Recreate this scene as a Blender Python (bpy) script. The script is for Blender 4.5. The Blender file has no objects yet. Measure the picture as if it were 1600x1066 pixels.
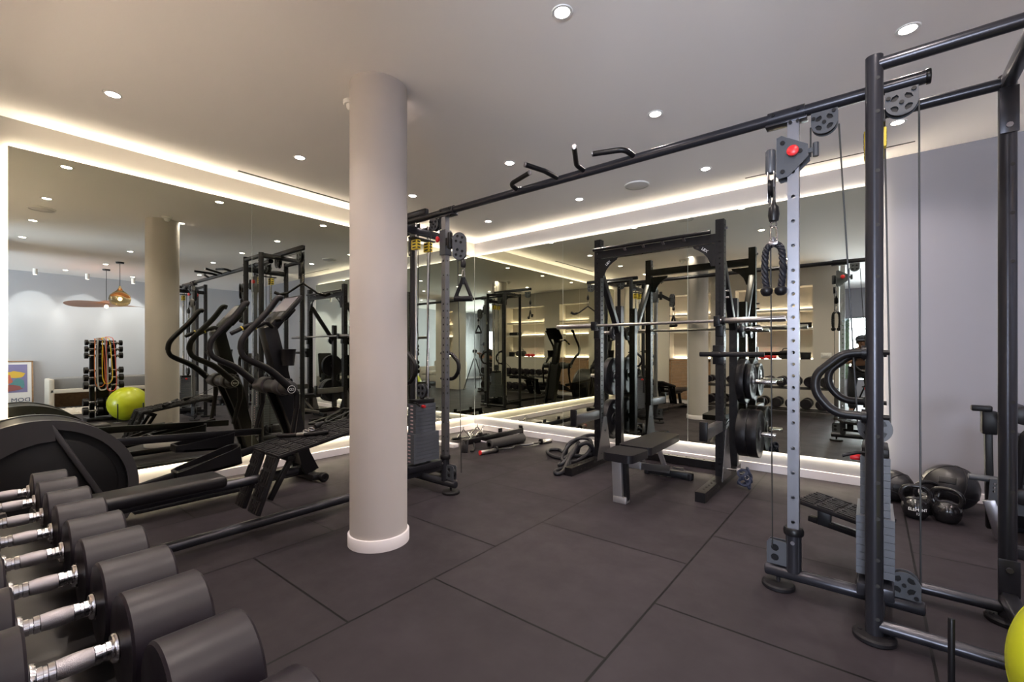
import bpy, bmesh, math, random
from mathutils import Vector, Matrix, Euler
random.seed(7)
SC = bpy.context.scene
COL = SC.collection
PI = math.pi
V = Vector

# ------------------------------------------------------------------ materials
def mat(name, col, rough=0.5, metal=0.0, spec=0.5, bump=0.0, bscale=60.0, vary=0.0, vscale=8.0, coat=0.0, rvary=0.0):
    m = bpy.data.materials.new(name); m.use_nodes = True
    nt = m.node_tree; b = nt.nodes['Principled BSDF']
    b.inputs['Base Color'].default_value = (*col, 1)
    b.inputs['Roughness'].default_value = rough
    b.inputs['Metallic'].default_value = metal
    b.inputs['Specular IOR Level'].default_value = spec
    if coat: b.inputs['Coat Weight'].default_value = coat
    tc = nt.nodes.new('ShaderNodeTexCoord')
    if vary or rvary:
        n = nt.nodes.new('ShaderNodeTexNoise'); n.inputs['Scale'].default_value = vscale
        n.inputs['Detail'].default_value = 4
        nt.links.new(tc.outputs['Object'], n.inputs['Vector'])
        if vary:
            r = nt.nodes.new('ShaderNodeMapRange')
            r.inputs[1].default_value = 0.3; r.inputs[2].default_value = 0.7
            r.inputs[3].default_value = 1 - vary; r.inputs[4].default_value = 1 + vary
            nt.links.new(n.outputs['Fac'], r.inputs[0])
            mx = nt.nodes.new('ShaderNodeMix'); mx.data_type = 'RGBA'; mx.blend_type = 'MULTIPLY'
            mx.inputs['Factor'].default_value = 1
            mx.inputs['A'].default_value = (*col, 1)
            nt.links.new(r.outputs[0], mx.inputs['B'])
            nt.links.new(mx.outputs['Result'], b.inputs['Base Color'])
        if rvary:
            r2 = nt.nodes.new('ShaderNodeMapRange')
            r2.inputs[1].default_value = 0.3; r2.inputs[2].default_value = 0.7
            r2.inputs[3].default_value = max(0.02, rough - rvary); r2.inputs[4].default_value = rough + rvary
            nt.links.new(n.outputs['Fac'], r2.inputs[0]); nt.links.new(r2.outputs[0], b.inputs['Roughness'])
    if bump:
        n2 = nt.nodes.new('ShaderNodeTexNoise'); n2.inputs['Scale'].default_value = bscale
        n2.inputs['Detail'].default_value = 3
        nt.links.new(tc.outputs['Object'], n2.inputs['Vector'])
        bp = nt.nodes.new('ShaderNodeBump'); bp.inputs['Strength'].default_value = bump; bp.inputs['Distance'].default_value = 0.002
        nt.links.new(n2.outputs['Fac'], bp.inputs['Height']); nt.links.new(bp.outputs[0], b.inputs['Normal'])
    return m

def emat(name, col, strength):
    m = bpy.data.materials.new(name); m.use_nodes = True
    nt = m.node_tree; nt.nodes.remove(nt.nodes['Principled BSDF'])
    e = nt.nodes.new('ShaderNodeEmission'); e.inputs[0].default_value = (*col, 1); e.inputs[1].default_value = strength
    nt.links.new(e.outputs[0], nt.nodes['Material Output'].inputs[0])
    return m

def math_node(nt, op, a, b=None):
    n = nt.nodes.new('ShaderNodeMath'); n.operation = op
    for i, v in enumerate((a, b)):
        if v is None: continue
        if isinstance(v, (int, float)): n.inputs[i].default_value = v
        else: nt.links.new(v, n.inputs[i])
    return n.outputs[0]

# ------------------------------------------------------------------ mesh builder
def frame(d):
    d = d.normalized()
    up = V((0, 0, 1)) if abs(d.z) < 0.95 else V((0, 1, 0))
    x = up.cross(d).normalized(); y = d.cross(x).normalized()
    return x, y, d

def M4(x, y, z, o):
    return Matrix(((x[0], y[0], z[0], o[0]), (x[1], y[1], z[1], o[1]), (x[2], y[2], z[2], o[2]), (0, 0, 0, 1)))

def fillet(pts, r, n=6):
    pts = [V(p) for p in pts]
    if r <= 0 or len(pts) < 3: return pts
    out = [pts[0]]
    for a, b, c in zip(pts, pts[1:], pts[2:]):
        u = (a - b); w = (c - b); lu, lw = u.length, w.length
        if lu < 1e-6 or lw < 1e-6: continue
        u /= lu; w /= lw
        ang = u.angle(w)
        if ang > 3.10: out.append(b); continue
        t = min(r / math.tan(ang / 2), lu * .48, lw * .48)
        p0, p1 = b + u * t, b + w * t
        for i in range(n + 1):
            s = i / n
            out.append((1 - s) ** 2 * p0 + 2 * s * (1 - s) * b + s * s * p1)
    out.append(pts[-1])
    return out

class MB:
    def __init__(s): s.bm = bmesh.new()
    def _faces(s, vs, fs):
        bv = [s.bm.verts.new(v) for v in vs]
        for f in fs:
            try: s.bm.faces.new([bv[i] for i in f])
            except ValueError: pass
        return s
    def box(s, c, size, rot=None, bev=0.0, seg=2):
        tmp = bmesh.new()
        bmesh.ops.create_cube(tmp, size=1)
        bmesh.ops.scale(tmp, vec=size, verts=tmp.verts)
        if bev > 0:
            bmesh.ops.bevel(tmp, geom=list(tmp.edges), offset=min(bev, min(size) * .45), segments=seg, profile=.5, affect='EDGES')
        m = Matrix.Translation(V(c))
        if rot is not None:
            m = m @ (rot.to_4x4() if isinstance(rot, Matrix) else Euler(rot).to_matrix().to_4x4())
        bmesh.ops.transform(tmp, matrix=m, verts=tmp.verts)
        return s.add(tmp)
    def add(s, tmp):
        tmp.verts.index_update()
        vs = [v.co.copy() for v in tmp.verts]; fs = [[v.index for v in f.verts] for f in tmp.faces]
        tmp.free(); return s._faces(vs, fs)
    def span(s, a, b, bev=0.0):
        a, b = V(a), V(b)
        return s.box((a + b) / 2, [max(1e-4, abs(x)) for x in (b - a)], bev=bev)
    def bar(s, p0, p1, w, h, bev=0.0, up=None):
        p0, p1 = V(p0), V(p1); d = p1 - p0
        z = d.normalized()
        u = V(up) if up else (V((0, 0, 1)) if abs(z.z) < .95 else V((0, 1, 0)))
        x = u.cross(z).normalized(); y = z.cross(x)
        return s.box((p0 + p1) / 2, (w, h, d.length), rot=Matrix((x, y, z)).transposed(), bev=bev)
    def tube(s, pts, r, seg=12, fil=0.0, closed=False, caps=True, rs=None, n=6):
        pts = fillet(pts, fil, n) if fil else [V(p) for p in pts]
        N = len(pts)
        if rs is None: rs = [r] * N
        elif len(rs) != N:
            rs = [rs[0] + (rs[-1] - rs[0]) * i / (N - 1) for i in range(N)] if len(rs) == 2 else [rs[min(len(rs) - 1, int(i * len(rs) / N))] for i in range(N)]
        tans = []
        for i in range(N):
            a = pts[i - 1] if (i > 0 or closed) else pts[i]
            b = pts[(i + 1) % N] if (i < N - 1 or closed) else pts[i]
            tans.append((b - a).normalized())
        x, y, _ = frame(tans[0]); vs = []; fs = []
        for i in range(N):
            if i:
                ax = tans[i - 1].cross(tans[i])
                if ax.length > 1e-7:
                    q = Matrix.Rotation(tans[i - 1].angle(tans[i]), 3, ax.normalized())
                    x = q @ x; y = q @ y
            for k in range(seg):
                a = 2 * PI * k / seg
                vs.append(pts[i] + (x * math.cos(a) + y * math.sin(a)) * rs[i])
        R = N if closed else N - 1
        for i in range(R):
            j = (i + 1) % N
            for k in range(seg):
                l = (k + 1) % seg
                fs.append((i * seg + k, i * seg + l, j * seg + l, j * seg + k))
        if caps and not closed:
            fs.append(tuple(range(seg))[::-1]); fs.append(tuple((N - 1) * seg + k for k in range(seg)))
        return s._faces(vs, fs)
    def cyl(s, p0, p1, r, seg=16, r1=None, bev=0.0):
        if bev > 0:
            p0, p1 = V(p0), V(p1); L = (p1 - p0).length
            return s.lathe([(0, 0), (r - bev, 0), (r - bev * .3, bev * .3), (r, bev), (r, L - bev), (r - bev * .3, L - bev * .3), (r - bev, L), (0, L)], p0, p1 - p0, seg)
        return s.tube([p0, p1], r, seg, rs=None if r1 is None else [r, r1])
    def lathe(s, prof, o=(0, 0, 0), axis=(0, 0, 1), seg=24):
        x, y, z = frame(V(axis)); o = V(o); vs = []; fs = []; idx = []
        for (r, h) in prof:
            if r < 1e-6: idx.append([len(vs)]); vs.append(o + z * h)
            else:
                idx.append(list(range(len(vs), len(vs) + seg)))
                for k in range(seg):
                    a = 2 * PI * k / seg
                    vs.append(o + z * h + (x * math.cos(a) + y * math.sin(a)) * r)
        for A, B in zip(idx, idx[1:]):
            for k in range(seg):
                l = (k + 1) % seg
                if len(A) == 1 and len(B) == 1: continue
                if len(A) == 1: fs.append((A[0], B[l], B[k]))
                elif len(B) == 1: fs.append((A[k], A[l], B[0]))
                else: fs.append((A[k], A[l], B[l], B[k]))
        return s._faces(vs, fs)
    def sph(s, c, r, seg=20, ring=12, sc=(1, 1, 1)):
        tmp = bmesh.new()
        bmesh.ops.create_uvsphere(tmp, u_segments=seg, v_segments=ring, radius=r)
        bmesh.ops.scale(tmp, vec=sc, verts=tmp.verts)
        bmesh.ops.translate(tmp, vec=V(c), verts=tmp.verts)
        return s.add(tmp)
    def torus(s, c, axis, R, r, seg=28, rs=10, a0=0.0, a1=2 * PI):
        x, y, z = frame(V(axis)); c = V(c)
        full = abs(a1 - a0 - 2 * PI) < 1e-4
        n = seg if full else seg + 1
        pts = [c + (x * math.cos(a0 + (a1 - a0) * i / seg) + y * math.sin(a0 + (a1 - a0) * i / seg)) * R for i in range(n)]
        return s.tube(pts, r, rs, closed=full)
    def plate(s, outer, holes, o, ex, ey, t):
        """2D outline (with holes) in the plane ex,ey at o, extruded by t along ex x ey."""
        ex, ey, o = V(ex).normalized(), V(ey).normalized(), V(o); ez = ex.cross(ey)
        tmp = bmesh.new(); edges = []
        for loop in [outer] + list(holes):
            vv = [tmp.verts.new(o + ex * p[0] + ey * p[1] - ez * (t / 2)) for p in loop]
            edges += [tmp.edges.new((vv[i], vv[(i + 1) % len(vv)])) for i in range(len(vv))]
        if holes:
            bmesh.ops.triangle_fill(tmp, use_beauty=True, use_dissolve=False, edges=edges, normal=ez)
        else:
            tmp.faces.new(tmp.verts)
        r = bmesh.ops.extrude_face_region(tmp, geom=list(tmp.faces))
        bmesh.ops.translate(tmp, vec=ez * t, verts=[g for g in r['geom'] if isinstance(g, bmesh.types.BMVert)])
        bmesh.ops.recalc_face_normals(tmp, faces=tmp.faces)
        return s.add(tmp)
    def post(s, p0, p1, w, d, holes, hr, up=(0, 1, 0), sides=(0, 1), hseg=8, cap=True, step2=None):
        """hollow rectangular tube with real punched holes; holes = list of distances along the tube."""
        p0, p1 = V(p0), V(p1); z = (p1 - p0).normalized(); L = (p1 - p0).length
        x = V(up).cross(z).normalized(); y = z.cross(x)
        faces = [(x, y, d / 2, w / 2), (-x, -y, d / 2, w / 2), (y, -x, w / 2, d / 2), (-y, x, w / 2, d / 2)]
        # each: normal direction n, in-plane horizontal h; face half width, offset along n
        for i, (h, n, off, hw) in enumerate([(x, y, d / 2, w / 2), (-x, -y, d / 2, w / 2), (-y, x, w / 2, d / 2), (y, -x, w / 2, d / 2)]):
            o = p0 + n * off
            tmp = bmesh.new(); edges = []
            loops = [[(-hw, 0), (hw, 0), (hw, L), (-hw, L)]]
            hs = (i // 2) in sides
            if hs:
                for c in holes:
                    loops.append([(hr * math.cos(2 * PI * k / hseg), c + hr * math.sin(2 * PI * k / hseg)) for k in range(hseg)])
            for lp in loops:
                vv = [tmp.verts.new(o + h * q[0] + z * q[1]) for q in lp]
                edges += [tmp.edges.new((vv[k], vv[(k + 1) % len(vv)])) for k in range(len(vv))]
            if hs and holes: bmesh.ops.triangle_fill(tmp, use_beauty=True, use_dissolve=False, edges=edges, normal=n)
            else: tmp.faces.new(tmp.verts)
            s.add(tmp)
        if cap:
            for o in (p0, p1):
                s._faces([o - x * w / 2 - y * d / 2, o + x * w / 2 - y * d / 2, o + x * w / 2 + y * d / 2, o - x * w / 2 + y * d / 2], [(0, 1, 2, 3)])
        return s
    def shift(s, v):
        bmesh.ops.translate(s.bm, vec=V(v), verts=s.bm.verts); return s
    def xf(s, m):
        bmesh.ops.transform(s.bm, matrix=m, verts=s.bm.verts); return s
    def mesh(s, name, material, smooth=True, ang=38):
        bmesh.ops.remove_doubles(s.bm, verts=s.bm.verts, dist=1e-5)
        bmesh.ops.recalc_face_normals(s.bm, faces=s.bm.faces)
        me = bpy.data.meshes.new(name); s.bm.to_mesh(me); s.bm.free()
        me.materials.append(material)
        if smooth and len(me.polygons):
            me.shade_smooth(); me.set_sharp_from_angle(angle=math.radians(ang))
        return me

def thing(name, label, cat, loc=(0, 0, 0), rz=0.0, group=None):
    o = bpy.data.objects.new(name, None); COL.objects.link(o)
    o.empty_display_size = .1
    o.location = loc; o.rotation_euler = (0, 0, rz)
    o['label'] = label; o['category'] = cat
    if group: o['group'] = group
    return o
def part(root, name, mb, m, world=False, label=None, smooth=True, off=None):
    """one mesh part under root; world=True: the mesh was drawn in room coordinates"""
    if world: mb.shift(-(V(off) if off is not None else V(root.location)))
    o = bpy.data.objects.new(name, mb.mesh(name, m, smooth)); COL.objects.link(o); o.parent = root
    if label: o['label'] = label
    return o
def solo(name, label, cat, mb, m, loc=None, group=None, smooth=True):
    """a thing that is one mesh; mesh drawn in room coordinates, origin moved to loc"""
    if loc is not None: mb.shift(-V(loc))
    o = bpy.data.objects.new(name, mb.mesh(name, m, smooth)); COL.objects.link(o)
    if loc is not None: o.location = loc
    o['label'] = label; o['category'] = cat
    if group: o['group'] = group
    return o
def struct(name, mb, m, parent=None, smooth=False, loc=None):
    o = bpy.data.objects.new(name, mb.mesh(name, m, smooth)); COL.objects.link(o)
    if parent: o.parent = parent
    else: o['kind'] = 'structure'
    return o
def dup(root, loc, rz=None, label=None):
    r = root.copy(); COL.objects.link(r); r.location = loc
    if rz is not None: r.rotation_euler = (0, 0, rz)
    if label: r['label'] = label
    for ch in list(root.children):
        c = ch.copy(); COL.objects.link(c); c.parent = r
        for g in list(ch.children):
            d = g.copy(); COL.objects.link(d); d.parent = c
    return r
def circle(cx, cy, r, n=20, a0=0.0):
    return [(cx + r * math.cos(a0 + 2 * PI * i / n), cy + r * math.sin(a0 + 2 * PI * i / n)) for i in range(n)]
def smooth_curve(pts, n=6, closed=False):
    """Catmull-Rom"""
    P = [V(p) for p in pts]; N = len(P); out = []
    rng = range(N) if closed else range(N - 1)
    for i in rng:
        if closed: a, b, c, d = P[(i - 1) % N], P[i], P[(i + 1) % N], P[(i + 2) % N]
        else: a, b, c, d = P[max(0, i - 1)], P[i], P[i + 1], P[min(N - 1, i + 2)]
        for k in range(n):
            t = k / n
            out.append(.5 * ((2 * b) + (c - a) * t + (2 * a - 5 * b + 4 * c - d) * t * t + (3 * b - a - 3 * c + d) * t ** 3))
    if not closed: out.append(P[-1])
    return out
def text_mesh(s, txt, size, o, ex, ey, depth=.0006):
    """letters as solid geometry appended to builder s"""
    cu = bpy.data.curves.new('letters', 'FONT'); cu.body = txt; cu.size = size; cu.extrude = depth
    cu.align_x = 'CENTER'; cu.align_y = 'CENTER'; cu.resolution_u = 3
    ob = bpy.data.objects.new('letters', cu); COL.objects.link(ob)
    dg = bpy.context.evaluated_depsgraph_get()
    me = bpy.data.meshes.new_from_object(ob.evaluated_get(dg))
    tmp = bmesh.new(); tmp.from_mesh(me)
    ex, ey = V(ex).normalized(), V(ey).normalized()
    bmesh.ops.transform(tmp, matrix=M4(ex, ey, ex.cross(ey), V(o)), verts=tmp.verts)
    s.add(tmp)
    bpy.data.objects.remove(ob); bpy.data.curves.remove(cu); bpy.data.meshes.remove(me)
    return s
# ------------------------------------------------------------------ camera
cam = bpy.data.cameras.new('camera'); camo = bpy.data.objects.new('camera', cam); COL.objects.link(camo)
TH = math.atan(563 / 703.0)
cam.sensor_width = 36; cam.lens = 36 * 703.0 / 1600; cam.shift_y = 16 / 1600
cam.clip_start = 0.02
camo.location = (0, 0, 1.13); camo.rotation_euler = (PI / 2, 0, TH)
SC.camera = camo
SC.view_settings.view_transform = 'Standard'; SC.view_settings.look = 'None'
SC.view_settings.exposure = 1.28; SC.view_settings.gamma = 1.0
SC.cycles.use_denoising = True
SC.cycles.max_bounces = 12; SC.cycles.glossy_bounces = 8; SC.cycles.diffuse_bounces = 5
SC.cycles.sample_clamp_indirect = 6.0
SC.cycles.caustics_reflective = True; SC.cycles.blur_glossy = 0.5

# ------------------------------------------------------------------ materials of the room
W_WALL = mat('wall_paint', (.56, .525, .49), .85, bump=.02, bscale=300)
W_COOL = mat('white_wall_paint', (.285, .28, .31), .85, bump=.02, bscale=300)
W_CEIL = mat('ceiling_paint', (.88, .845, .835), .9)
W_TRIM = mat('white_trim_paint', (.74, .70, .72), .5)
W_COLU = mat('column_paint', (.50, .462, .445), .8, bump=.05, bscale=14)
def floor_mat():
    m = mat('rubber_floor_tiles', (.05, .045, .05), .6, spec=.16)
    nt = m.node_tree; b = nt.nodes['Principled BSDF']
    tc = nt.nodes.new('ShaderNodeTexCoord'); sp = nt.nodes.new('ShaderNodeSeparateXYZ')
    nt.links.new(tc.outputs['Object'], sp.inputs[0])
    v = math_node(nt, 'DIVIDE', math_node(nt, 'ADD', sp.outputs[0], 1.703), .9385)
    row = math_node(nt, 'FLOOR', v)
    par = math_node(nt, 'FLOORED_MODULO', row, 2.0)
    u = math_node(nt, 'ADD', math_node(nt, 'DIVIDE', math_node(nt, 'SUBTRACT', sp.outputs[1], 1.505), .9385), math_node(nt, 'MULTIPLY', par, .5))
    def edge(x):  # distance to the nearest joint
        f = math_node(nt, 'FRACT', x)
        return math_node(nt, 'MINIMUM', f, math_node(nt, 'SUBTRACT', 1.0, f))
    d = math_node(nt, 'MINIMUM', edge(v), edge(u))
    joint = math_node(nt, 'LESS_THAN', d, .0055)
    # per-tile tone
    wn = nt.nodes.new('ShaderNodeTexWhiteNoise'); wn.noise_dimensions = '2D'
    cb = nt.nodes.new('ShaderNodeCombineXYZ')
    nt.links.new(row, cb.inputs[0]); nt.links.new(math_node(nt, 'FLOOR', u), cb.inputs[1]); nt.links.new(cb.outputs[0], wn.inputs['Vector'])
    n = nt.nodes.new('ShaderNodeTexNoise'); n.inputs['Scale'].default_value = 3.0; n.inputs['Detail'].default_value = 7; n.inputs['Roughness'].default_value = .62
    nt.links.new(tc.outputs['Object'], n.inputs['Vector'])
    tone = math_node(nt, 'ADD', math_node(nt, 'MULTIPLY', wn.outputs['Value'], .16), math_node(nt, 'MULTIPLY', n.outputs['Fac'], .75))
    tone = math_node(nt, 'ADD', tone, .55)
    mx = nt.nodes.new('ShaderNodeMix'); mx.data_type = 'RGBA'; mx.blend_type = 'MULTIPLY'; mx.inputs['Factor'].default_value = 1
    mx.inputs['A'].default_value = (.0225, .0183, .0220, 1); nt.links.new(tone, mx.inputs['B'])
    m2 = nt.nodes.new('ShaderNodeMix'); m2.data_type = 'RGBA'; nt.links.new(joint, m2.inputs['Factor'])
    nt.links.new(mx.outputs['Result'], m2.inputs['A']); m2.inputs['B'].default_value = (.004, .0035, .004, 1)
    nt.links.new(m2.outputs['Result'], b.inputs['Base Color'])
    # worn patches are a little smoother
    rr = nt.nodes.new('ShaderNodeMapRange'); rr.inputs[1].default_value = .35; rr.inputs[2].default_value = .65
    rr.inputs[3].default_value = .60; rr.inputs[4].default_value = .48
    nt.links.new(n.outputs['Fac'], rr.inputs[0]); nt.links.new(rr.outputs[0], b.inputs['Roughness'])
    bp = nt.nodes.new('ShaderNodeBump'); bp.inputs['Strength'].default_value = .5; bp.inputs['Distance'].default_value = .004
    nt.links.new(math_node(nt, 'SUBTRACT', 1.0, joint), bp.inputs['Height']); nt.links.new(bp.outputs[0], b.inputs['Normal'])
    return m
FLOOR = floor_mat()
MIRROR = bpy.data.materials.new('mirror_glass'); MIRROR.use_nodes = True
_b = MIRROR.node_tree.nodes['Principled BSDF']
_b.inputs['Base Color'].default_value = (.66, .675, .57, 1); _b.inputs['Metallic'].default_value = 1; _b.inputs['Roughness'].default_value = 0.0
EDGE = mat('mirror_edge', (.35, .40, .36), .25)
SEAM = mat('polished_glass_edge', (.55, .60, .54), .2)
LED = emat('led_warm_white', (1.0, .865, .64), 29.0)
LEDN = emat('niche_led', (1.0, .82, .62), 22.0)
SPOT = emat('downlight_lens', (1.0, .88, .80), 30.0)
PAINT_W = mat('white_metal_paint', (.8, .79, .77), .45)
DARKV = mat('dark_slot', (.02, .02, .02), .8)
GLASS = bpy.data.materials.new('window_glass'); GLASS.use_nodes = True
_n = GLASS.node_tree; _n.nodes.remove(_n.nodes['Principled BSDF'])
_g = _n.nodes.new('ShaderNodeBsdfGlossy'); _g.inputs['Roughness'].default_value = 0.0
_t = _n.nodes.new('ShaderNodeBsdfTransparent'); _f = _n.nodes.new('ShaderNodeFresnel'); _f.inputs[0].default_value = 1.45
_m = _n.nodes.new('ShaderNodeMixShader'); _n.links.new(_f.outputs[0], _m.inputs[0]); _n.links.new(_t.outputs[0], _m.inputs[1]); _n.links.new(_g.outputs[0], _m.inputs[2])
_n.links.new(_m.outputs[0], _n.nodes['Material Output'].inputs[0])

# ------------------------------------------------------------------ room shell
XW, XR, YB, YF, YFAR, H = -4.53, 3.95, 4.78, -0.42, -4.6, 2.70
def slab(a, b): return MB().span(a, b)
struct('floor', slab((XW - .2, YFAR - .2, -.1), (XR + .2, YB + .2, 0)), FLOOR)
struct('ceiling', slab((XW - .2, YFAR - .2, H), (XR + .2, YB + .2, H + .1)), W_CEIL)
struct('wall_left', slab((XW - .1, YF - .1, 0), (XW, YB + .1, H)), W_WALL)
struct('wall_back', slab((XW, YB, 0), (XR + .1, YB + .1, H)), W_COOL)
struct('wall_right', slab((XR, YFAR - .1, 0), (XR + .1, YB, H)), mat('white_lounge_paint', (.47, .47, .51), .85))
# front wall with two lit niches (0.30 deep), ending in an opening
def wall_with_holes(x0, x1, y0, y1, holes):
    m = MB(); xs = sorted(holes)
    cx = x0
    for (a, b, z0, z1) in xs:
        m.span((cx, y0, 0), (a, y1, H)); m.span((a, y0, 0), (b, y1, z0)); m.span((a, y0, z1), (b, y1, H)); cx = b
    m.span((cx, y0, 0), (x1, y1, H))
    return m
NICHES = [(-3.49, -2.63, .976, 2.35), (-2.155, -.855, .976, 2.35)]
wf = wall_with_holes(XW, -.465, YF - .30, YF, NICHES)
for (a, b, z0, z1) in NICHES: wf.span((a - .02, YF - .36, z0 - .02), (b + .02, YF - .30, z1 + .02))
struct('wall_front', wf, W_WALL)
wf2 = wall_with_holes(.55, 1.55, -.20, .10, [(.80, 1.30, .98, 2.33)])
wf2.span((.78, -.26, .96), (1.32, -.20, 2.35))
struct('wall_front_right', wf2, W_WALL)
struct('wall_passage', slab((-1.42, YFAR, 0), (-1.30, YF - .37, H)), W_COOL)
# far wall of the lounge: piers, sill and head round a wide window
fw = MB()
fw.span((-1.42, YFAR - .1, 0), (XR, YFAR, .40)); fw.span((-1.42, YFAR - .1, 1.98), (XR, YFAR, H))
for a, b in ((-1.42, -1.1), (3.7, XR)): fw.span((a, YFAR - .1, .40), (b, YFAR, 1.98))
struct('wall_far', fw, W_COOL)
# baseboards
def base(name, a, b): struct(name, MB().span(a, b, bev=.003), W_TRIM)
base('baseboard_left', (XW, YF, 0), (XW + .014, YB, .075))
base('baseboard_back', (XW, YB - .014, 0), (XR, YB, .075))
base('baseboard_right', (XR - .014, YFAR, 0), (XR, YB, .075))
base('baseboard_front', (XW, YF, 0), (-.465, YF + .012, .075))
# window
wn = MB()
for x in (-1.1, .1, 1.3, 2.5, 3.7): wn.span((x - .03, YFAR - .06, .40), (x + .03, YFAR - .01, 1.98), bev=.004)
for z in (.40, 1.98): wn.span((-1.1, YFAR - .06, z - .03), (3.7, YFAR - .01, z + .03), bev=.004)
wo = struct('window_1', wn, mat('window_frame_grey', (.18, .19, .21), .4))
struct('window_pane', MB().span((-1.1, YFAR - .045, .40), (3.7, YFAR - .039, 1.98)), GLASS, parent=wo)
# shelves in the niches
sh = MB()
for (a, b, z0, z1) in NICHES:
    for z in (1.553, 1.907): sh.span((a, YF - .30, z - .02), (b, YF - .015, z + .02))
for z in (1.553, 1.907): sh.span((.80, -.20, z - .02), (1.30, .085, z + .02))
struct('trim_1', sh, W_WALL)
ld = MB()
for (a, b, z0, z1) in NICHES:
    for z in (z0 + .006, 1.579, 1.933): ld.span((a + .02, YF - .295, z - .005), (b - .02, YF - .28, z + .008))
for z in (.986, 1.579, 1.933): ld.span((.82, -.195, z - .005), (1.28, -.18, z + .008))
struct('trim_2', ld, LEDN)
# ------------------------------------------------------------------ mirrors, backlit
MZ0, MZ1 = .2, 2.5
mg = 'backlit wall mirrors'
def mirror(name, a, b, label):
    a, b = V(a), V(b)
    t = thing(name, label, 'mirror', ((a.x + b.x) / 2, (a.y + b.y) / 2, MZ0), group=mg)
    part(t, 'mirror_glass', MB().span(a, b), MIRROR, True, smooth=False)
    bk = MB()
    if abs(b.x - a.x) < abs(b.y - a.y): bk.span((a.x - .006, a.y, a.z), (a.x, b.y, b.z))
    else: bk.span((a.x, b.y, a.z), (b.x, b.y + .006, b.z))
    part(t, 'backing_board', bk, EDGE, True, smooth=False)
    es = MB()
    if abs(b.x - a.x) < abs(b.y - a.y): es.span((b.x - .001, b.y - .0022, a.z), (b.x + .0004, b.y + .0002, b.z))
    else: es.span((b.x - .0022, a.y - .0004, a.z), (b.x + .0002, a.y + .001, b.z))
    part(t, 'edge_strip', es, SEAM, True, smooth=False)
    return t
ys = [.239, 1.751, 3.246, 4.738]
for i, lb in enumerate(('wall mirror panel left of the round column, nearest the dumbbells', 'middle mirror panel of the left wall, behind the elliptical and column', 'mirror panel of the left wall that meets the room corner')):
    mirror('wall_mirror', (XL0 := -4.496, ys[i] + (.0006 if i else 0), MZ0), (-4.49, ys[i + 1] - .0006, MZ1), lb)
xs = [-4.488, -2.985, -1.479, .027]
for i, lb in enumerate(('mirror panel of the back wall that meets the corner, behind the curl bar', 'middle mirror panel of the back wall, behind the squat rack', 'right end mirror panel of the back wall, behind the silver post')):
    mirror('wall_mirror', (xs[i] + .0006, 4.74, MZ0), (xs[i + 1] - .0006, 4.746, MZ1), lb)
l = MB()
l.span((-4.524, .245, 2.480), (-4.512, 4.73, 2.492)); l.span((-4.524, .245, .206), (-4.512, 4.73, .218)); l.span((-4.524, .243, .206), (-4.512, .255, 2.496))
struct('trim_3', l, LED)
l = MB()
l.span((-4.48, 4.762, 2.480), (.02, 4.774, 2.492)); l.span((-4.48, 4.762, .206), (.02, 4.774, .218)); l.span((.011, 4.762, .206), (.023, 4.774, 2.496))
struct('trim_4', l, LED)
# ------------------------------------------------------------------ column
c = MB()
CX, CY = -2.30, 1.60
c.lathe([(.165, 0), (.165, H)], (CX, CY, 0), seg=64)
co = struct('column', c, W_COLU, smooth=True)
struct('column_plinth', MB().lathe([(.165, 0), (.177, 0), (.177, .062), (.174, .066), (.165, .067)], (CX, CY, 0), seg=64), W_TRIM, parent=co, smooth=True)

# ------------------------------------------------------------------ ceiling fittings
def downlight(x, y, label):
    t = thing('recessed_downlight', label, 'ceiling light', (x, y, H), group='recessed ceiling downlights')
    part(t, 'trim_ring', MB().lathe([(.034, -.001), (.036, -.004), (.047, -.004), (.05, 0), (.034, 0)], seg=24), PAINT_W)
    part(t, 'lens', MB().lathe([(0, -.002), (.034, -.002)], seg=24), SPOT)
    ld = bpy.data.lights.new('downlight_lamp', 'AREA'); ld.shape = 'DISK'; ld.size = .06; ld.energy = 3.9
    ld.color = (1.0, .87, .79); ld.spread = math.radians(125)
    lo = bpy.data.objects.new('downlight_lamp', ld); COL.objects.link(lo); lo.location = (0, 0, -.008); lo.parent = t
    return t
gx = [-3.62, -2.36, -1.12, .135]
gy = [.62, 1.77, 2.915, 4.06]
colname = ['nearest the left mirror', 'second row from the left mirror', 'third row from the left mirror', 'over the right cable tower']
rowname = {.62: 'above the dumbbell end', 1.77: 'level with the column', 2.915: 'level with the beam', 4.06: 'nearest the back wall'}
for i, x in enumerate(gx):
    for y in gy:
        downlight(x, y, 'round ceiling downlight %s, %s' % (colname[i], rowname[y]))
for x, y, lb in ((1.81, 1.75, 'between the ball and the amber pendant'), (1.81, .45, 'above the right niche wall'), (1.81, 3.2, 'right of the seated leg machine'), (3.19, 1.39, 'near the poster wall'), (3.22, 2.41, 'above the cushioned bench'),
                 (.2, -1.0, 'first in the passage behind the camera'), (.2, -2.2, 'second in the passage behind the camera'), (.2, -3.4, 'nearest the lounge window')):
    downlight(x, y, 'round ceiling downlight ' + lb)
def speaker(x, y, label):
    t = thing('ceiling_speaker', label, 'speaker', (x, y, H), group='round ceiling speakers')
    part(t, 'grille', MB().lathe([(0, -.012), (.098, -.011), (.104, -.008)], seg=40), mat('speaker_grille', (.62, .60, .59), .7))
    part(t, 'rim', MB().lathe([(.104, -.013), (.112, -.010), (.114, 0), (.104, 0)], seg=40), PAINT_W)
speaker(-1.734, 4.05, 'round white ceiling speaker near the back wall above the squat rack')
speaker(-1.847, .629, 'round white ceiling speaker seen reflected in the left mirror')
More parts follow.
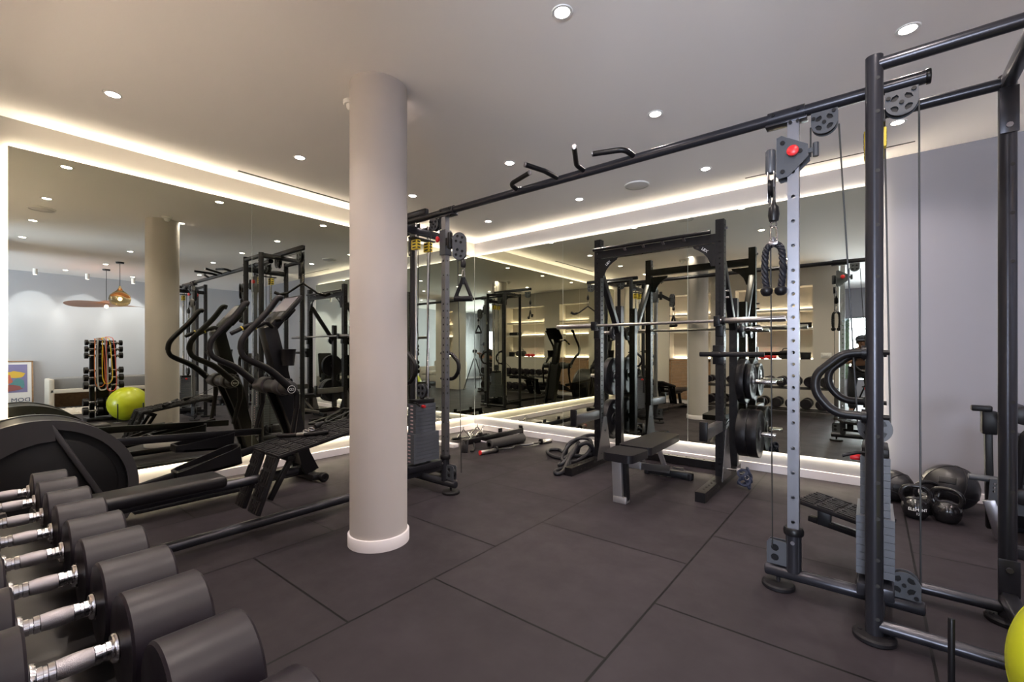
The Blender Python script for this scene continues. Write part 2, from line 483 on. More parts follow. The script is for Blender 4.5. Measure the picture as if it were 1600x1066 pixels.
# slots
t = MB(); t.span((-4.318, 1.565, H - .002), (-4.288, 2.9, H)); solo('air_slot', 'long narrow dark air slot in the ceiling beside the left wall', 'vent', t, DARKV, (-4.3, 2.2, H))
t = MB(); t.span((-.9, 4.500, H - .002), (.25, 4.516, H)); solo('air_slot', 'thin dark air slot in the ceiling beside the back wall', 'vent', t, DARKV, (-.3, 4.51, H))
# motion sensor by the column
t = thing('ceiling_sensor', 'small white ceiling sensor beside the column top', 'sensor', (-2.56, 1.58, H))
part(t, 'base', MB().lathe([(0, -.022), (.045, -.022), (.05, -.016), (.05, 0)], seg=24), PAINT_W)
part(t, 'lens', MB().lathe([(0, -.06), (.018, -.056), (.03, -.04), (.032, -.022)], seg=24), PAINT_W)

# ------------------------------------------------------------------ daylight
w = bpy.data.worlds.new('sky'); SC.world = w; w.use_nodes = True
nt = w.node_tree; bg = nt.nodes['Background']
sky = nt.nodes.new('ShaderNodeTexSky'); sky.sky_type = 'HOSEK_WILKIE'; sky.turbidity = 4; sky.ground_albedo = .4
sky.sun_direction = (.3, -.2, .8)
nt.links.new(sky.outputs[0], bg.inputs[0]); bg.inputs[1].default_value = 1.2
a = bpy.data.lights.new('window_daylight', 'AREA'); a.shape = 'RECTANGLE'; a.size = 4.1; a.size_y = 1.9; a.energy = 560; a.color = (.76, .84, 1.0)
ao = bpy.data.objects.new('window_daylight', a); COL.objects.link(ao); ao.location = (1.6, YFAR - .15, 1.25); ao.rotation_euler = (PI / 2, 0, 0)
# ------------------------------------------------------------------ shared equipment materials
FRAME = mat('graphite_frame_paint', (.036, .036, .044), .28, metal=.6, spec=.5)
BLACK = mat('black_powder_coat', (.006, .0055, .0065), .38, spec=.28)
BLKPL = mat('black_plastic', (.006, .0055, .0065), .36, spec=.30)
RUBB = mat('black_rubber', (.007, .006, .0075), .55, spec=.25, bump=.08, bscale=220)
STEEL = mat('satin_steel', (.38, .365, .385), .30, metal=1.0)
POST = mat('galvanised_post', (.25, .25, .275), .34, metal=.9)
BRUSH = mat('brushed_bench_steel', (.42, .40, .40), .38, metal=.75)
CHROME = mat('chrome', (.75, .74, .75), .10, metal=1.0)
GREYPL = mat('grey_machine_plate', (.050, .054, .064), .38, spec=.5)
STACK = mat('weight_stack_grey', (.075, .082, .10), .38, spec=.5)
RED = mat('red_plastic', (.62, .02, .025), .35)
YEL = mat('yellow_warning_sticker', (.60, .45, .03), .5)
WHT = mat('white_print', (.75, .74, .74), .6)
PINK = mat('pale_number_print', (.55, .40, .42), .6)
UPH = mat('black_vinyl_upholstery', (.007, .006, .0075), .38, spec=.32, bump=.04, bscale=180)
CABLE = mat('black_cable', (.012, .012, .012), .45)
NAVY = mat('dark_braided_rope', (.007, .007, .011), .5, spec=.3)

XCN, YBM, ZB = -1.485, 2.49, 2.25
def pulley_mesh(cx, cz, y, r, up, holes=True, flat=1.05):
    """pulley housing in the X-Z plane: flat edge on the beam side (up=+1: hangs below a beam), round edge away"""
    n = 14; out = []
    for i in range(n + 1):
        a = PI + PI * i / n
        out.append((r * math.cos(a), r * math.sin(a) * up))
    out.append((r, flat * r * up)); out.append((-r, flat * r * up))
    if up < 0: out = out[::-1]
    hs = []
    if holes:
        for q in range(4):
            a0 = PI / 4 + q * PI / 2
            pts = []
            for (rr, da) in ((.40, -.28), (.40, .28), (.56, .46), (.74, .40), (.80, 0), (.74, -.40), (.56, -.46)):
                pts.append((rr * r * math.cos(a0 + da), rr * r * math.sin(a0 + da)))
            hs.append(pts)
    m = MB()
    for s in (-1, 1):
        m.plate(out, hs, (cx, y + s * .017, cz), (1, 0, 0), (0, 0, 1), .005)
    return m
def pulley_wheel(cx, cz, y, r):
    m = MB()
    m.lathe([(0, -.011), (r * .9, -.011), (r * .93, -.008), (r * .80, 0), (r * .93, .008), (r * .9, .011), (0, .011)], (cx, y, cz), (0, 1, 0), 28)
    return m
def bolts(m, pts, r=.008, axis=(0, -1, 0), h=.008):
    for p in pts: m.cyl(p, V(p) + V(axis) * h, r, 8)
    return m

def each_bolt(off, pts, r=.008, axis=(0, -1, 0), h=.008, m=None, parent=None):
    for p in pts: part(parent, 'bolt', bolts(MB(), [p], r, axis, h), m or BLKPL, True, off=off)
cm = thing('cable_crossover_machine', 'large dark graphite cable crossover machine with two weight towers joined by an overhead beam', 'cable machine', (XCN, YBM, 0))
R_ = lambda n, m, mt, **k: part(cm, n, m, mt, True, **k)
# overhead beam and its grips
R_('overhead_beam', MB().cyl((XCN - 1.66, YBM, ZB), (XCN + 1.66, YBM, ZB), .0265, 20), FRAME)
for s in (-1, 1):
    R_('end_cap', MB().cyl((XCN + s * 1.655, YBM, ZB), (XCN + s * 1.672, YBM, ZB), .030, 16, bev=.004), BLKPL)
    x = XCN + s * 1.165
    m = MB().cyl((x - .075, YBM, ZB), (x + .075, YBM, ZB), .0335, 20)
    m.span((x - .085, YBM - .030, ZB - .042), (x + .085, YBM + .030, ZB - .030), bev=.003)
    R_('beam_sleeve', m, FRAME)
    each_bolt(cm.location, [(x - .05, YBM - .033, ZB + .005), (x + .05, YBM - .033, ZB + .005), (x + .05, YBM - .026, ZB - .048), (x + .02, YBM - .026, ZB - .048)], parent=cm)
for root_, pts in ((-1.937, [(-1.937, YBM, ZB + .005), (-1.940, 2.40, 2.275), (-1.742, 2.355, 2.29)]),
                   (-1.597, [(-1.597, YBM, ZB + .005), (-1.625, 2.36, 2.275), (-1.683, 2.235, 2.29)]),
                   (-1.403, [(-1.403, YBM, ZB + .005), (-1.413, 2.395, 2.270), (-1.322, 2.215, 2.29)]),
                   (-1.074, [(-1.074, YBM, ZB + .005), (-1.10, 2.40, 2.28), (-1.279, 2.362, 2.29)])):
    g = R_('pull_up_grip', MB().tube(pts, .0155, 14, fil=.06), BLKPL)
    d = (V(pts[2]) - V(pts[1])).normalized(); e = V(pts[2])
    m = MB().cyl(e, e + d * .008, .0165, 14, bev=.003)
    o = part(g, 'grip_end_cap', m, STEEL, True, off=cm.location)

def tower(s):
    X = lambda d: XCN + s * d
    yc0, yc1 = 2.27, 2.755
    dc, dd = 1.491, 1.925
    T = 2.285
    posts = {'C': (dc, yc0), 'C2': (dc, yc1), 'D': (dd, yc1), 'E': (dd, yc0)}
    for k, (d, y) in posts.items():
        o = R_('upright', MB().cyl((X(d), y, .015), (X(d), y, T if k in 'CE' else ZB + .03), .0285, 22), FRAME)
        zz = [.09, .22, .32, .48, .62, .80, 1.42, 1.62, 1.83, 2.06, 2.19] if k != 'D' else [.25, .55, .80, .92, 1.5, 1.7, 1.9]
        m = MB()
        for z in zz: m.cyl((X(d) + .010, y - .0235, z), (X(d) + .0105, y - .0276, z), .0075, 8)
        part(o, 'hole_shade_disc', m, DARKV, True, off=cm.location)  # dark discs paint the shade inside the upright's open holes
        m = MB().lathe([(0, 0), (.066, 0), (.070, .004), (.070, .016), (.064, .023), (0, .024)], (X(d), y, 0), seg=32)
        bolts(m, [(X(d) + .045, y, .022), (X(d) - .045, y, .022)], .007, (0, 0, 1), .004)
        R_('foot_pad', m, RUBB)
    rail = lambda a, b, r=.0245: MB().cyl(a, b, r, 18)
    R_('top_rail', rail((X(dc), yc0, ZB), (X(dd), yc0, ZB)), FRAME)
    R_('top_rail', rail((X(dc), yc1, ZB), (X(dd), yc1, ZB)), FRAME)
    R_('top_rail', MB().bar((X(dd), yc0, ZB), (X(dd), yc1, ZB), .045, .05, bev=.008), FRAME)
    R_('top_rail', MB().bar((X(dc), yc0, 2.135), (X(dc), yc1, 2.135), .034, .06, bev=.005), FRAME)
    R_('bottom_rail', rail((X(dc), yc0, .058), (X(dd), yc0, .058)), FRAME)
    R_('bottom_rail', rail((X(dc), yc1, .058), (X(dd), yc1, .058)), FRAME)
    R_('bottom_rail', MB().bar((X(dd), yc0, .11), (X(dd), yc1, .11), .05, .05, bev=.008), FRAME)
    # corner plates on the outer rear upright
    m = MB().span((X(dd) - .029, yc1 - .036, 2.03), (X(dd) + .029, yc1 - .028, 2.22), bev=.003)
    R_('corner_plate', m, FRAME)
    R_('corner_plate', MB().span((X(dd) - .032, yc1 - .036, .12), (X(dd) + .032, yc1 - .028, .27), bev=.003), FRAME)
    each_bolt(cm.location, [(X(dd), yc1 - .036, 2.06), (X(dd), yc1 - .036, .23)], .011, m=STEEL, parent=cm)
    # weight stack on guide rods, long side front to back
    xs, ys_ = X(dc + .003), 2.50
    for dy in (-.065, .065):
        R_('guide_rod', MB().cyl((xs, ys_ + dy, .10), (xs, ys_ + dy, 2.20), .010, 14), CHROME)
        m = MB().span((xs - .037, ys_ + dy - .02, 1.98), (xs + .037, ys_ + dy + .02, 2.06), bev=.003)
        o = R_('warning_label', m, YEL)
        m = MB()
        for z in (1.995, 2.02, 2.045): m.span((xs - .021, ys_ + dy - .0212, z - .006), (xs + .021, ys_ + dy + .0212, z + .006)); m.span((xs - .0382, ys_ + dy - .014, z - .006), (xs + .0382, ys_ + dy + .014, z + .006))
        part(o, 'dark_print', m, DARKV, True, off=cm.location)
    R_('stack_crossbar', MB().span((xs - .024, ys_ - .16, 2.12), (xs + .024, ys_ + .16, 2.155), bev=.005).span((xs - .033, ys_ - .12, 2.068), (xs + .033, ys_ + .12, 2.080), bev=.002), FRAME)
    R_('stack_base', MB().span((xs - .06, ys_ - .18, .135), (xs + .06, ys_ + .18, .185), bev=.006).span((xs - .03, ys_ - .22, .085), (xs + .03, ys_ + .24, .137), bev=.006), FRAME)
    for dy in (-.065, .065): R_('rubber_bumper', MB().cyl((xs, ys_ + dy, .185), (xs, ys_ + dy, .205), .022, 14), RUBB)
    for k in range(16):
        z = .206 + k * .0303; wide = k < 8
        hw, hl = (.062, .135) if wide else (.049, .108)
        o = R_('weight_plate', MB().span((xs - hw, ys_ - hl, z), (xs + hw, ys_ + hl, z + .0290)), STACK, smooth=False)
        m = MB().span((xs - .016, ys_ - hl - .0008, z + .009), (xs + .016, ys_ - hl, z + .019))
        part(o, 'number_print', m, PINK, True, off=cm.location)
    zt = .206 + 16 * .0303
    R_('stack_head', MB().span((xs - .045, ys_ - .10, zt), (xs + .045, ys_ + .10, zt + .035), bev=.004).cyl((xs, ys_, zt + .03), (xs, ys_, zt + .06), .018), BLACK)
    o = R_('selector_pin', MB().cyl((xs - s * .05, ys_ - .04, zt - .02), (xs - s * .085, ys_ - .04, zt - .02), .013, 12, bev=.003), RED)
    R_('lever', MB().tube([(xs, ys_ - .09, zt + .015), (xs - s * .06, ys_ - .11, zt + .012), (xs - s * .11, ys_ - .12, zt - .006)], .0075, 8, fil=.02), BLACK)
    out = circle(0, 0, .060, 28); hs = []
    for q in range(4):
        a0 = PI / 4 + q * PI / 2
        hs.append([(rr * math.cos(a0 + da), rr * math.sin(a0 + da)) for rr, da in ((.018, -.4), (.018, .4), (.044, .42), (.047, 0), (.044, -.42))])
    m = MB()
    for dy in (-.014, .014): m.plate(out, hs, (xs, ys_ + dy, zt + .105), (1, 0, 0), (0, 0, 1), .005)
    o = R_('stack_pulley', m, GREYPL)
    part(o, 'wheel', pulley_wheel(xs, zt + .105, ys_, .055), BLKPL, True, off=cm.location)
    # station post: punched steel column on a base tube
    xb = X(1.195)
    x0, x1 = X(1.075), X(1.655)
    R_('base_tube', MB().cyl((x0, YBM, .075), (x1, YBM, .075), .0285, 20, bev=.010), FRAME)
    R_('foot_pad', MB().lathe([(0, 0), (.066, 0), (.070, .004), (.070, .016), (.064, .023), (0, .024)], (X(1.132), YBM, 0), seg=32).cyl((X(1.132), YBM, .016), (X(1.132), YBM, .05), .009, 10), RUBB)
    hz = [z for z in [.33, .445, .56, .675] + [.794 + .055 * i for i in range(14)] + [1.625, 1.74, 1.855, 1.97, 2.085]]
    z0 = .10
    R_('station_post', MB().post((xb, YBM, z0), (xb, YBM, ZB - .03), .046, .046, [z - z0 for z in hz], .0085, up=(0, 1, 0), sides=(0, 1)), POST)
    m = MB().cyl((xb, YBM, .09), (xb, YBM, .27), .0325, 20)
    o = R_('post_sleeve', m, FRAME)
    part(o, 'collar', MB().lathe([(.024, 0), (.040, 0), (.042, .006), (.042, .024), (.036, .034), (.024, .034)], (xb, YBM, .265), seg=24), BLKPL, True, off=cm.location)
    R_('bolt', bolts(MB(), [(xb, YBM - .031, .235)], .009), STEEL)
    # pulleys: two under the beam, two on the base tube
    for d, z, r, up in ((1.315, ZB - .083, .050, 1), (1.580, ZB - .085, .053, 1), (1.588, .160, .053, -1)):
        o = R_('pulley_housing', pulley_mesh(X(d), z, YBM, r, up), GREYPL)
        part(o, 'pulley_wheel', pulley_wheel(X(d), z, YBM, r * .98), BLKPL, True, off=cm.location)
        each_bolt(cm.location, [(X(d), YBM - .019, z), (X(d) + r * .72, YBM - .019, z + up * r * .82), (X(d) - r * .8, YBM - .019, z + up * r * .5)], parent=o)
    m = MB()
    for dy in (-.016, .016): m.plate([(-.042, -.055), (.042, -.055), (.042, .050), (.034, .060), (-.03, .060), (-.042, .045)], [circle(-.008, .024, .017, 10), circle(-.008, -.022, .017, 10)], (X(1.128), YBM + dy, .165), (1, 0, 0), (0, 0, 1), .005)
    o = R_('pulley_housing', m, GREYPL)
    part(o, 'pulley_wheel', pulley_wheel(X(1.122), .165, YBM, .042), BLKPL, True, off=cm.location)
    # twin looped grab handles on the inner uprights
    for y, zt_, zb_, ln in ((yc0, 1.125, .872, .165), (yc1, 1.112, .885, .150)):
        o_ = X(dc) - s * .028; zm = (zt_ + zb_) / 2 - .012
        pts = [(o_, y, zt_), (o_ - s * ln * .42, y, zt_ - .004), (o_ - s * ln * 1.0, y, zm + .045), (o_ - s * ln * 1.0, y, zm - .03), (o_ - s * ln * .62, y, zb_ + .003), (o_, y, zb_)]
        h = fillet(pts, .10, 8)
        R_('grab_handle', MB().tube(h, .0175, 14), BLKPL)
        for z in (zt_, zb_):
            R_('handle_flange', MB().cyl((X(dc) - s * .024, y, z), (X(dc) - s * .040, y, z), .028, 14), BLACK)
            R_('bolt', bolts(MB(), [(X(dc) + s * .027, y, z)], .010, (s, 0, 0), .02), BLACK)
    # foot step beside the stack: two ribbed boards on a bracket
    # cables
    def cab(pts, n='cable', r=.0033): R_(n, MB().tube(pts, r, 6), CABLE)
    cab([(X(1.368), YBM, ZB - .10), (X(1.436), YBM, zt + .105)])
    cab([(X(1.262), YBM, ZB - .085), (X(1.262), YBM, 2.03)])
    cab([(X(1.525), YBM, ZB - .09), (X(1.545), YBM, zt + .105)])
    cab([(X(1.635), YBM, ZB - .085), (X(1.640), YBM, .17)])
    return X
XB_ = tower(1); XA_ = tower(-1)

# right tower carriage: triangular plate turned inward
def carriage_right():
    y = YBM - .034
    tri = [(-.065, .105), (-.045, .112), (.060, .045), (.062, -.010), (-.02, -.085), (-.058, -.090), (-.068, -.075)]
    c = (-.290, 2.035)
    m = MB().plate(tri, [], (c[0], y, c[1] - .0), (1, 0, 0), (0, 0, 1), .006).plate(tri, [], (c[0], YBM + .034, c[1]), (1, 0, 0), (0, 0, 1), .006)
    m.span((c[0] - .030, y, c[1] - .07), (c[0] - .026, YBM + .034, c[1] + .09)); m.span((c[0] + .03, y, c[1] - .02), (c[0] + .034, YBM + .034, c[1] + .05))
    o = R_('pulley_carriage', m, GREYPL)
    k = lambda n, mm, mt: part(o, n, mm, mt, True, off=cm.location)
    each_bolt(cm.location, [(c[0] - .04, y - .003, c[1] + .075), (c[0] - .04, y - .003, c[1] - .06), (c[0] + .03, y - .003, c[1] + .02)], .010, parent=o)
    mm = MB().lathe([(0, .034), (.016, .034), (.024, .028), (.024, .016), (.014, .010), (.010, 0)], (c[0] + .003, y - .003, c[1] + .022), (0, -1, 0), 20)
    k('red_knob', mm, RED)
    k('red_knob', MB().lathe([(0, .034), (.016, .034), (.024, .028), (.024, .016), (.014, .010), (.010, 0)], (c[0] + .003, YBM + .037, c[1] + .022), (0, 1, 0), 20), RED)
    k('guide_roller', MB().cyl((c[0] + .088, y + .02, c[1] - .012), (c[0] + .088, y + .02, c[1] + .05), .012, 14).bar((c[0] + .06, y + .02, c[1] + .02), (c[0] + .09, y + .02, c[1] + .02), .012, .02), GREYPL)
    k('swivel_barrel', MB().cyl((c[0] - .092, y + .005, c[1] - .055), (c[0] - .092, y + .005, c[1] + .06), .022, 16, bev=.008), GREYPL)
    sw = MB()
    for dx in (-.016, .016): sw.box((c[0] - .085 + dx * .8, y - .01, c[1] - .125), (.004, .05, .14), bev=.012)
    k('swivel_bracket', sw, STEEL)
    k('swivel_wheel', MB().lathe([(0, -.010), (.045, -.010), (.040, 0), (.045, .010), (0, .010)], (c[0] - .085, y - .005, c[1] - .13), (1, 0, 0), 24), BLKPL)
    # cable end: stopper
    x = c[0] - .070
    k('cable_end', MB().cyl((x, y - .05, 1.80), (x, y - .045, 1.90), .0035, 8), CABLE)
    k('cable_stop', MB().lathe([(.006, .10), (.012, .08), (.022, .066), (.024, .03), (.020, .004), (.008, 0), (0, 0)], (x, y - .05, 1.735), seg=18), BLKPL)
    R_('cable', MB().tube([(x - .018, y - .02, 1.88), (x - .015, YBM - .02, .19)], .003, 6), CABLE)
    return x, y - .05
RX, RY = carriage_right()
def carriage_left():
    xa = XA_(1.195); y = YBM
    c = (xa, 2.00)
    m = MB().span((xa - .034, y - .034, c[1] - .10), (xa + .034, y - .028, c[1] + .10), bev=.002).span((xa - .034, y + .028, c[1] - .10), (xa + .034, y + .034, c[1] + .10), bev=.002)
    m.span((xa + .028, y - .034, c[1] - .10), (xa + .034, y + .034, c[1] + .10), bev=.002)
    o = R_('pulley_carriage', m, GREYPL)
    k = lambda n, mm, mt: part(o, n, mm, mt, True, off=cm.location)
    k('red_knob', MB().lathe([(0, .040), (.016, .040), (.024, .034), (.024, .020), (.014, .012), (.010, 0)], (xa - .034, y - .02, c[1] + .03), (-.6, -.8, 0), 20), RED)
    k('swivel_barrel', MB().cyl((xa + .075, y - .02, c[1] - .06), (xa + .075, y - .02, c[1] + .07), .022, 16, bev=.008).span((xa + .03, y - .03, c[1] - .03), (xa + .07, y - .01, c[1] + .03)), BLACK)
    # oval double pulley plate facing the room
    n = V((.55, -.835, 0)).normalized(); ex = V((.835, .55, 0)).normalized()
    out = [(.052 * math.cos(a), .052 * math.sin(a) + (.052 if math.sin(a) > 0 else -.052)) for a in [2 * PI * i / 32 + .05 for i in range(32)]]
    hs = []
    for cz in (.052, -.052):
        for q in range(4):
            hs.append(circle(.027 * math.cos(q * PI / 2 + .5), cz + .027 * math.sin(q * PI / 2 + .5), .0115, 8))
    pc = V((xa + .235, y - .075, c[1] - .075))
    mm = MB()
    for d in (-.014, .014): mm.plate(out, hs, pc + n * d, ex, (0, 0, 1), .005)
    k('pulley_housing', mm, GREYPL)
    mm = MB()
    for cz in (.052, -.052): mm.lathe([(0, -.010), (.045, -.010), (.040, 0), (.045, .010), (0, .010)], pc + V((0, 0, cz)), n, 24)
    k('pulley_wheel', mm, BLKPL)
    k('swivel_arm', MB().bar((xa + .075, y - .02, c[1] + .01), pc + V((0, 0, .0)) - ex * .02, .012, .05), BLACK)
    x, yy = pc.x + ex.x * .03, pc.y + ex.y * .03
    k('cable_stop', MB().lathe([(.006, .07), (.012, .055), (.020, .046), (.022, .012), (.016, 0), (0, 0)], (x, yy, 1.765), seg=18), BLKPL)
    R_('cable', MB().tube([(x - .06, yy, 1.86), (x - .06, YBM - .02, .19)], .003, 6), CABLE)
    return x, yy
LX, LY = carriage_left()
# lat pull-down arm of the left tower, toward the left wall
ya, xl = 2.535, -3.855
R_('pulldown_arm', MB().bar((-2.955, ya, 2.318), (xl - .03, ya, 2.322), .045, .055, bev=.010), FRAME)
R_('arm_brace', MB().bar((-3.35, 2.27, 2.27), (-3.35, 2.755, 2.27), .04, .045, bev=.006), FRAME)
for x in (xl + .045, -3.25):
    o = R_('pulley_housing', pulley_mesh(x, 2.215, ya, .060, 1), GREYPL)
    part(o, 'pulley_wheel', pulley_wheel(x, 2.215, ya, .056), BLKPL, True, off=cm.location)
R_('cable', MB().tube([(-3.25, ya, 2.272), (xl + .05, ya, 2.272)], .0033, 6), CABLE)
R_('cable', MB().tube([(xl - .012, ya, 2.21), (xl - .012, ya, 2.10)], .0033, 6), CABLE)
R_('cable_stop', MB().lathe([(.006, .09), (.014, .07), (.022, .055), (.022, .012), (.012, 0), (0, 0)], (xl - .012, ya, 2.02), seg=16), BLKPL)

# ------------------------------------------------------------------ attachments hanging from the cables
def carabiner(x, y, ztop, m, L=.085):
    m.torus((x, y, ztop - .012), (0, 1, 0), .012, .0035, 16, 6)
    m.tube([(x - .012, y, ztop - .03), (x - .014, y, ztop - L + .012), (x, y, ztop - L), (x + .014, y, ztop - L + .012), (x + .012, y, ztop - .03), (x, y, ztop - .018)], .0042, 8, fil=.012, closed=True)
    return ztop - L
rope = thing('triceps_rope', 'black braided triceps rope with ball ends hanging in front of the silver post', 'rope attachment', (RX, RY, 1.40))
m = MB(); zc = carabiner(RX, RY, 1.735, m, .095); part(rope, 'carabiner', m, CHROME, True)
m = MB().cyl((RX - .020, RY, 1.632), (RX + .020, RY, 1.632), .016, 16, bev=.005); m.torus((RX, RY, 1.648), (1, 0, 0), .014, .005, 16, 6)
part(rope, 'metal_sleeve', m, STEEL, True)
path = smooth_curve([(RX - .029, RY, 1.425), (RX - .036, RY, 1.48), (RX - .036, RY, 1.56), (RX - .028, RY, 1.612), (RX, RY, 1.632), (RX + .028, RY, 1.612), (RX + .036, RY, 1.56), (RX + .036, RY, 1.48), (RX + .029, RY, 1.425)], 10)
m = MB()
for s3 in range(3):
    pp = []
    for i, p in enumerate(path):
        t = (path[min(i + 1, len(path) - 1)] - path[max(i - 1, 0)]).normalized(); x_, y_, _ = frame(t)
        y2 = V((0, 1, 0)); x2 = t.cross(y2).normalized()
        a = i * .62 + s3 * 2 * PI / 3
        pp.append(p + (x2 * math.cos(a) + y2 * math.sin(a)) * .0075)
    m.tube(pp, .0085, 8)
part(rope, 'braided_rope', m, NAVY, True)
for dx in (-.029, .029):
    part(rope, 'rubber_ball_end', MB().lathe([(0, 0), (.014, .002), (.024, .012), (.027, .026), (.025, .036), (.016, .042), (0, .042)], (RX + dx, RY, 1.388), seg=20), BLKPL, True)
st = thing('stirrup_handle', 'black single stirrup handle hanging from the left tower pulley', 'cable handle', (LX, LY, 1.51))
m = MB(); carabiner(LX, LY, 1.765, m, .085); part(st, 'carabiner', m, CHROME, True)
ex = V((.84, .54, 0)).normalized(); P = lambda a, z: V((LX, LY, z)) + ex * a
part(st, 'strap', MB().tube([P(0, 1.685), P(-.012, 1.66), P(-.062, 1.535)], .014, 8).tube([P(0, 1.685), P(.012, 1.66), P(.062, 1.535)], .014, 8).tube([P(0, 1.69), P(0, 1.635)], .019, 10), BLKPL, True)
part(st, 'grip', MB().cyl(P(-.072, 1.528), P(.072, 1.528), .021, 16, bev=.004), RUBB, True)
xl -= .012
lat = thing('lat_pulldown_bar', 'short black V-shaped pull-down bar hanging from the left tower arm', 'pull-down bar', (xl, ya, 1.78))
m = MB(); carabiner(xl, ya, 2.02, m, .10); part(lat, 'carabiner', m, CHROME, True)
e = V((.69, -.72, 0)); P = lambda a, z: V((xl, ya, z)) + e * a
part(lat, 'bar', MB().tube([P(-.30, 1.80), P(-.25, 1.775), P(-.16, 1.80), P(0, 1.915), P(.16, 1.80), P(.25, 1.775), P(.30, 1.80)], .012, 12, fil=.03), BLACK, True)
for s in (-1, 1): part(lat, 'grip', MB().tube([P(s * .305, 1.803), P(s * .25, 1.776), P(s * .19, 1.790)], .019, 14, fil=.02), RUBB, True)
# ------------------------------------------------------------------ elliptical trainer
SHELL = mat('charcoal_shell_plastic', (.038, .036, .038), .36, spec=.5)
SHELLD = mat('dark_shell_plastic', (.006, .0055, .006), .5, spec=.35)
SCREEN = mat('console_screen', (.16, .15, .17), .25, spec=.6)  # base grey is lightened to paint in the screen's reflection
EX = -3.925
el = thing('elliptical_trainer', 'black elliptical cross trainer with round rear housing in front of the left mirror', 'elliptical trainer', (EX, 1.0, 0))
E_ = lambda n, m, mt, **k: part(el, n, m, mt, True, **k)
def side(poly, x0, x1):
    """outline in (Y,z) extruded from x0 to x1"""
    return MB().plate([(p[0], p[1]) for p in poly], [], ((x0 + x1) / 2, 0, 0), (0, 1, 0), (0, 0, 1), abs(x1 - x0))
wc, wr = (.32, .285), .446
def arc(r, a0, a1, n): return [(wc[0] + r * math.cos(math.radians(a0 + (a1 - a0) * i / n)), wc[1] + r * math.sin(math.radians(a0 + (a1 - a0) * i / n))) for i in range(n + 1)]
body = arc(wr * .985, -38, 212, 48)
E_('flywheel_housing', side(body, EX - .17, EX + .17), SHELLD)
for s in (-1, 1):
    xa, xb = EX + s * .165, EX + s * .21
    rim = arc(wr, -30, 84, 26) + arc(wr * .88, 84, -30, 26)
    m = side(rim, xa, xb); bmesh.ops.bevel(m.bm, geom=[e for e in m.bm.edges if e.calc_face_angle(0) > .6], offset=.012, segments=2, affect='EDGES')
    E_('housing_rim', m, SHELL)
    hood = arc(wr, 84, 200, 26) + [(.02, .32), (.04, .40), (.09, .47), (.16, .535), (.24, .58), (.31, .602), (.385, .607)]
    m = side(hood, xa, xb + s * .004); bmesh.ops.bevel(m.bm, geom=[e for e in m.bm.edges if e.calc_face_angle(0) > .6], offset=.014, segments=2, affect='EDGES')
    E_('housing_hood', m, SHELL)
    m = MB().bar((xb - s * .015, .362, .70), (xb - s * .015, .615, .17), .034, .03, bev=.008)
    E_('housing_spoke', m, SHELL)
    m = MB().lathe([(0, .012), (.30, .012), (.315, .004), (.32, 0), (0, 0)], (xa, .36, .30), (s, 0, 0), 44)
    E_('side_disc', m, SHELLD)
# base frame
E_('base_beam', MB().span((EX - .05, .25, .05), (EX + .05, 2.0, .12), bev=.012), BLACK)
E_('rear_foot', MB().span((EX - .26, .28, .0), (EX + .26, .36, .055), bev=.012), BLACK)
E_('front_foot', MB().span((EX - .20, 1.93, .015), (EX + .20, 2.03, .075), bev=.02), BLACK)
for s in (-1, 1):
    E_('transport_wheel', MB().lathe([(0, -.028), (.034, -.028), (.040, -.020), (.040, .020), (.034, .028), (.018, .028), (.016, .02), (0, .02)], (EX + s * .215, 2.02, .041), (s, 0, 0), 24), RUBB)
    E_('guide_track', MB().span((EX + s * .10, .75, .06), (EX + s * .17, 1.55, .085), bev=.006), BLKPL)
# mast
sh = [(1.665, .86), (1.80, .90), (1.850, .76), (1.895, .52), (1.955, .26), (2.035, .10), (1.93, .06), (1.90, .10), (1.86, .24), (1.81, .44), (1.745, .62), (1.685, .77)]
for s in (-1, 1):
    E_('mast_leg', side(sh, EX + s * .075, EX + s * .11), BLKPL)
E_('mast_shroud', side([(1.72, .86), (1.80, .86), (1.84, .72), (1.885, .46), (1.945, .18), (1.91, .14), (1.86, .40), (1.80, .60), (1.75, .74)], EX - .075, EX + .075), SHELLD)
m = MB().bar((EX, 1.765, .86), (EX, 1.645, 1.34), .135, .12, bev=.025)
E_('mast', m, BLKPL)
E_('pivot_crossbar', MB().cyl((EX - .31, 1.70, .835), (EX + .31, 1.70, .835), .055, 24, bev=.01), SHELL)
for s in (-1, 1): E_('pivot_sleeve', MB().cyl((EX + s * .09, 1.70, .84), (EX + s * .20, 1.70, .84), .072, 24, bev=.014), SHELL)
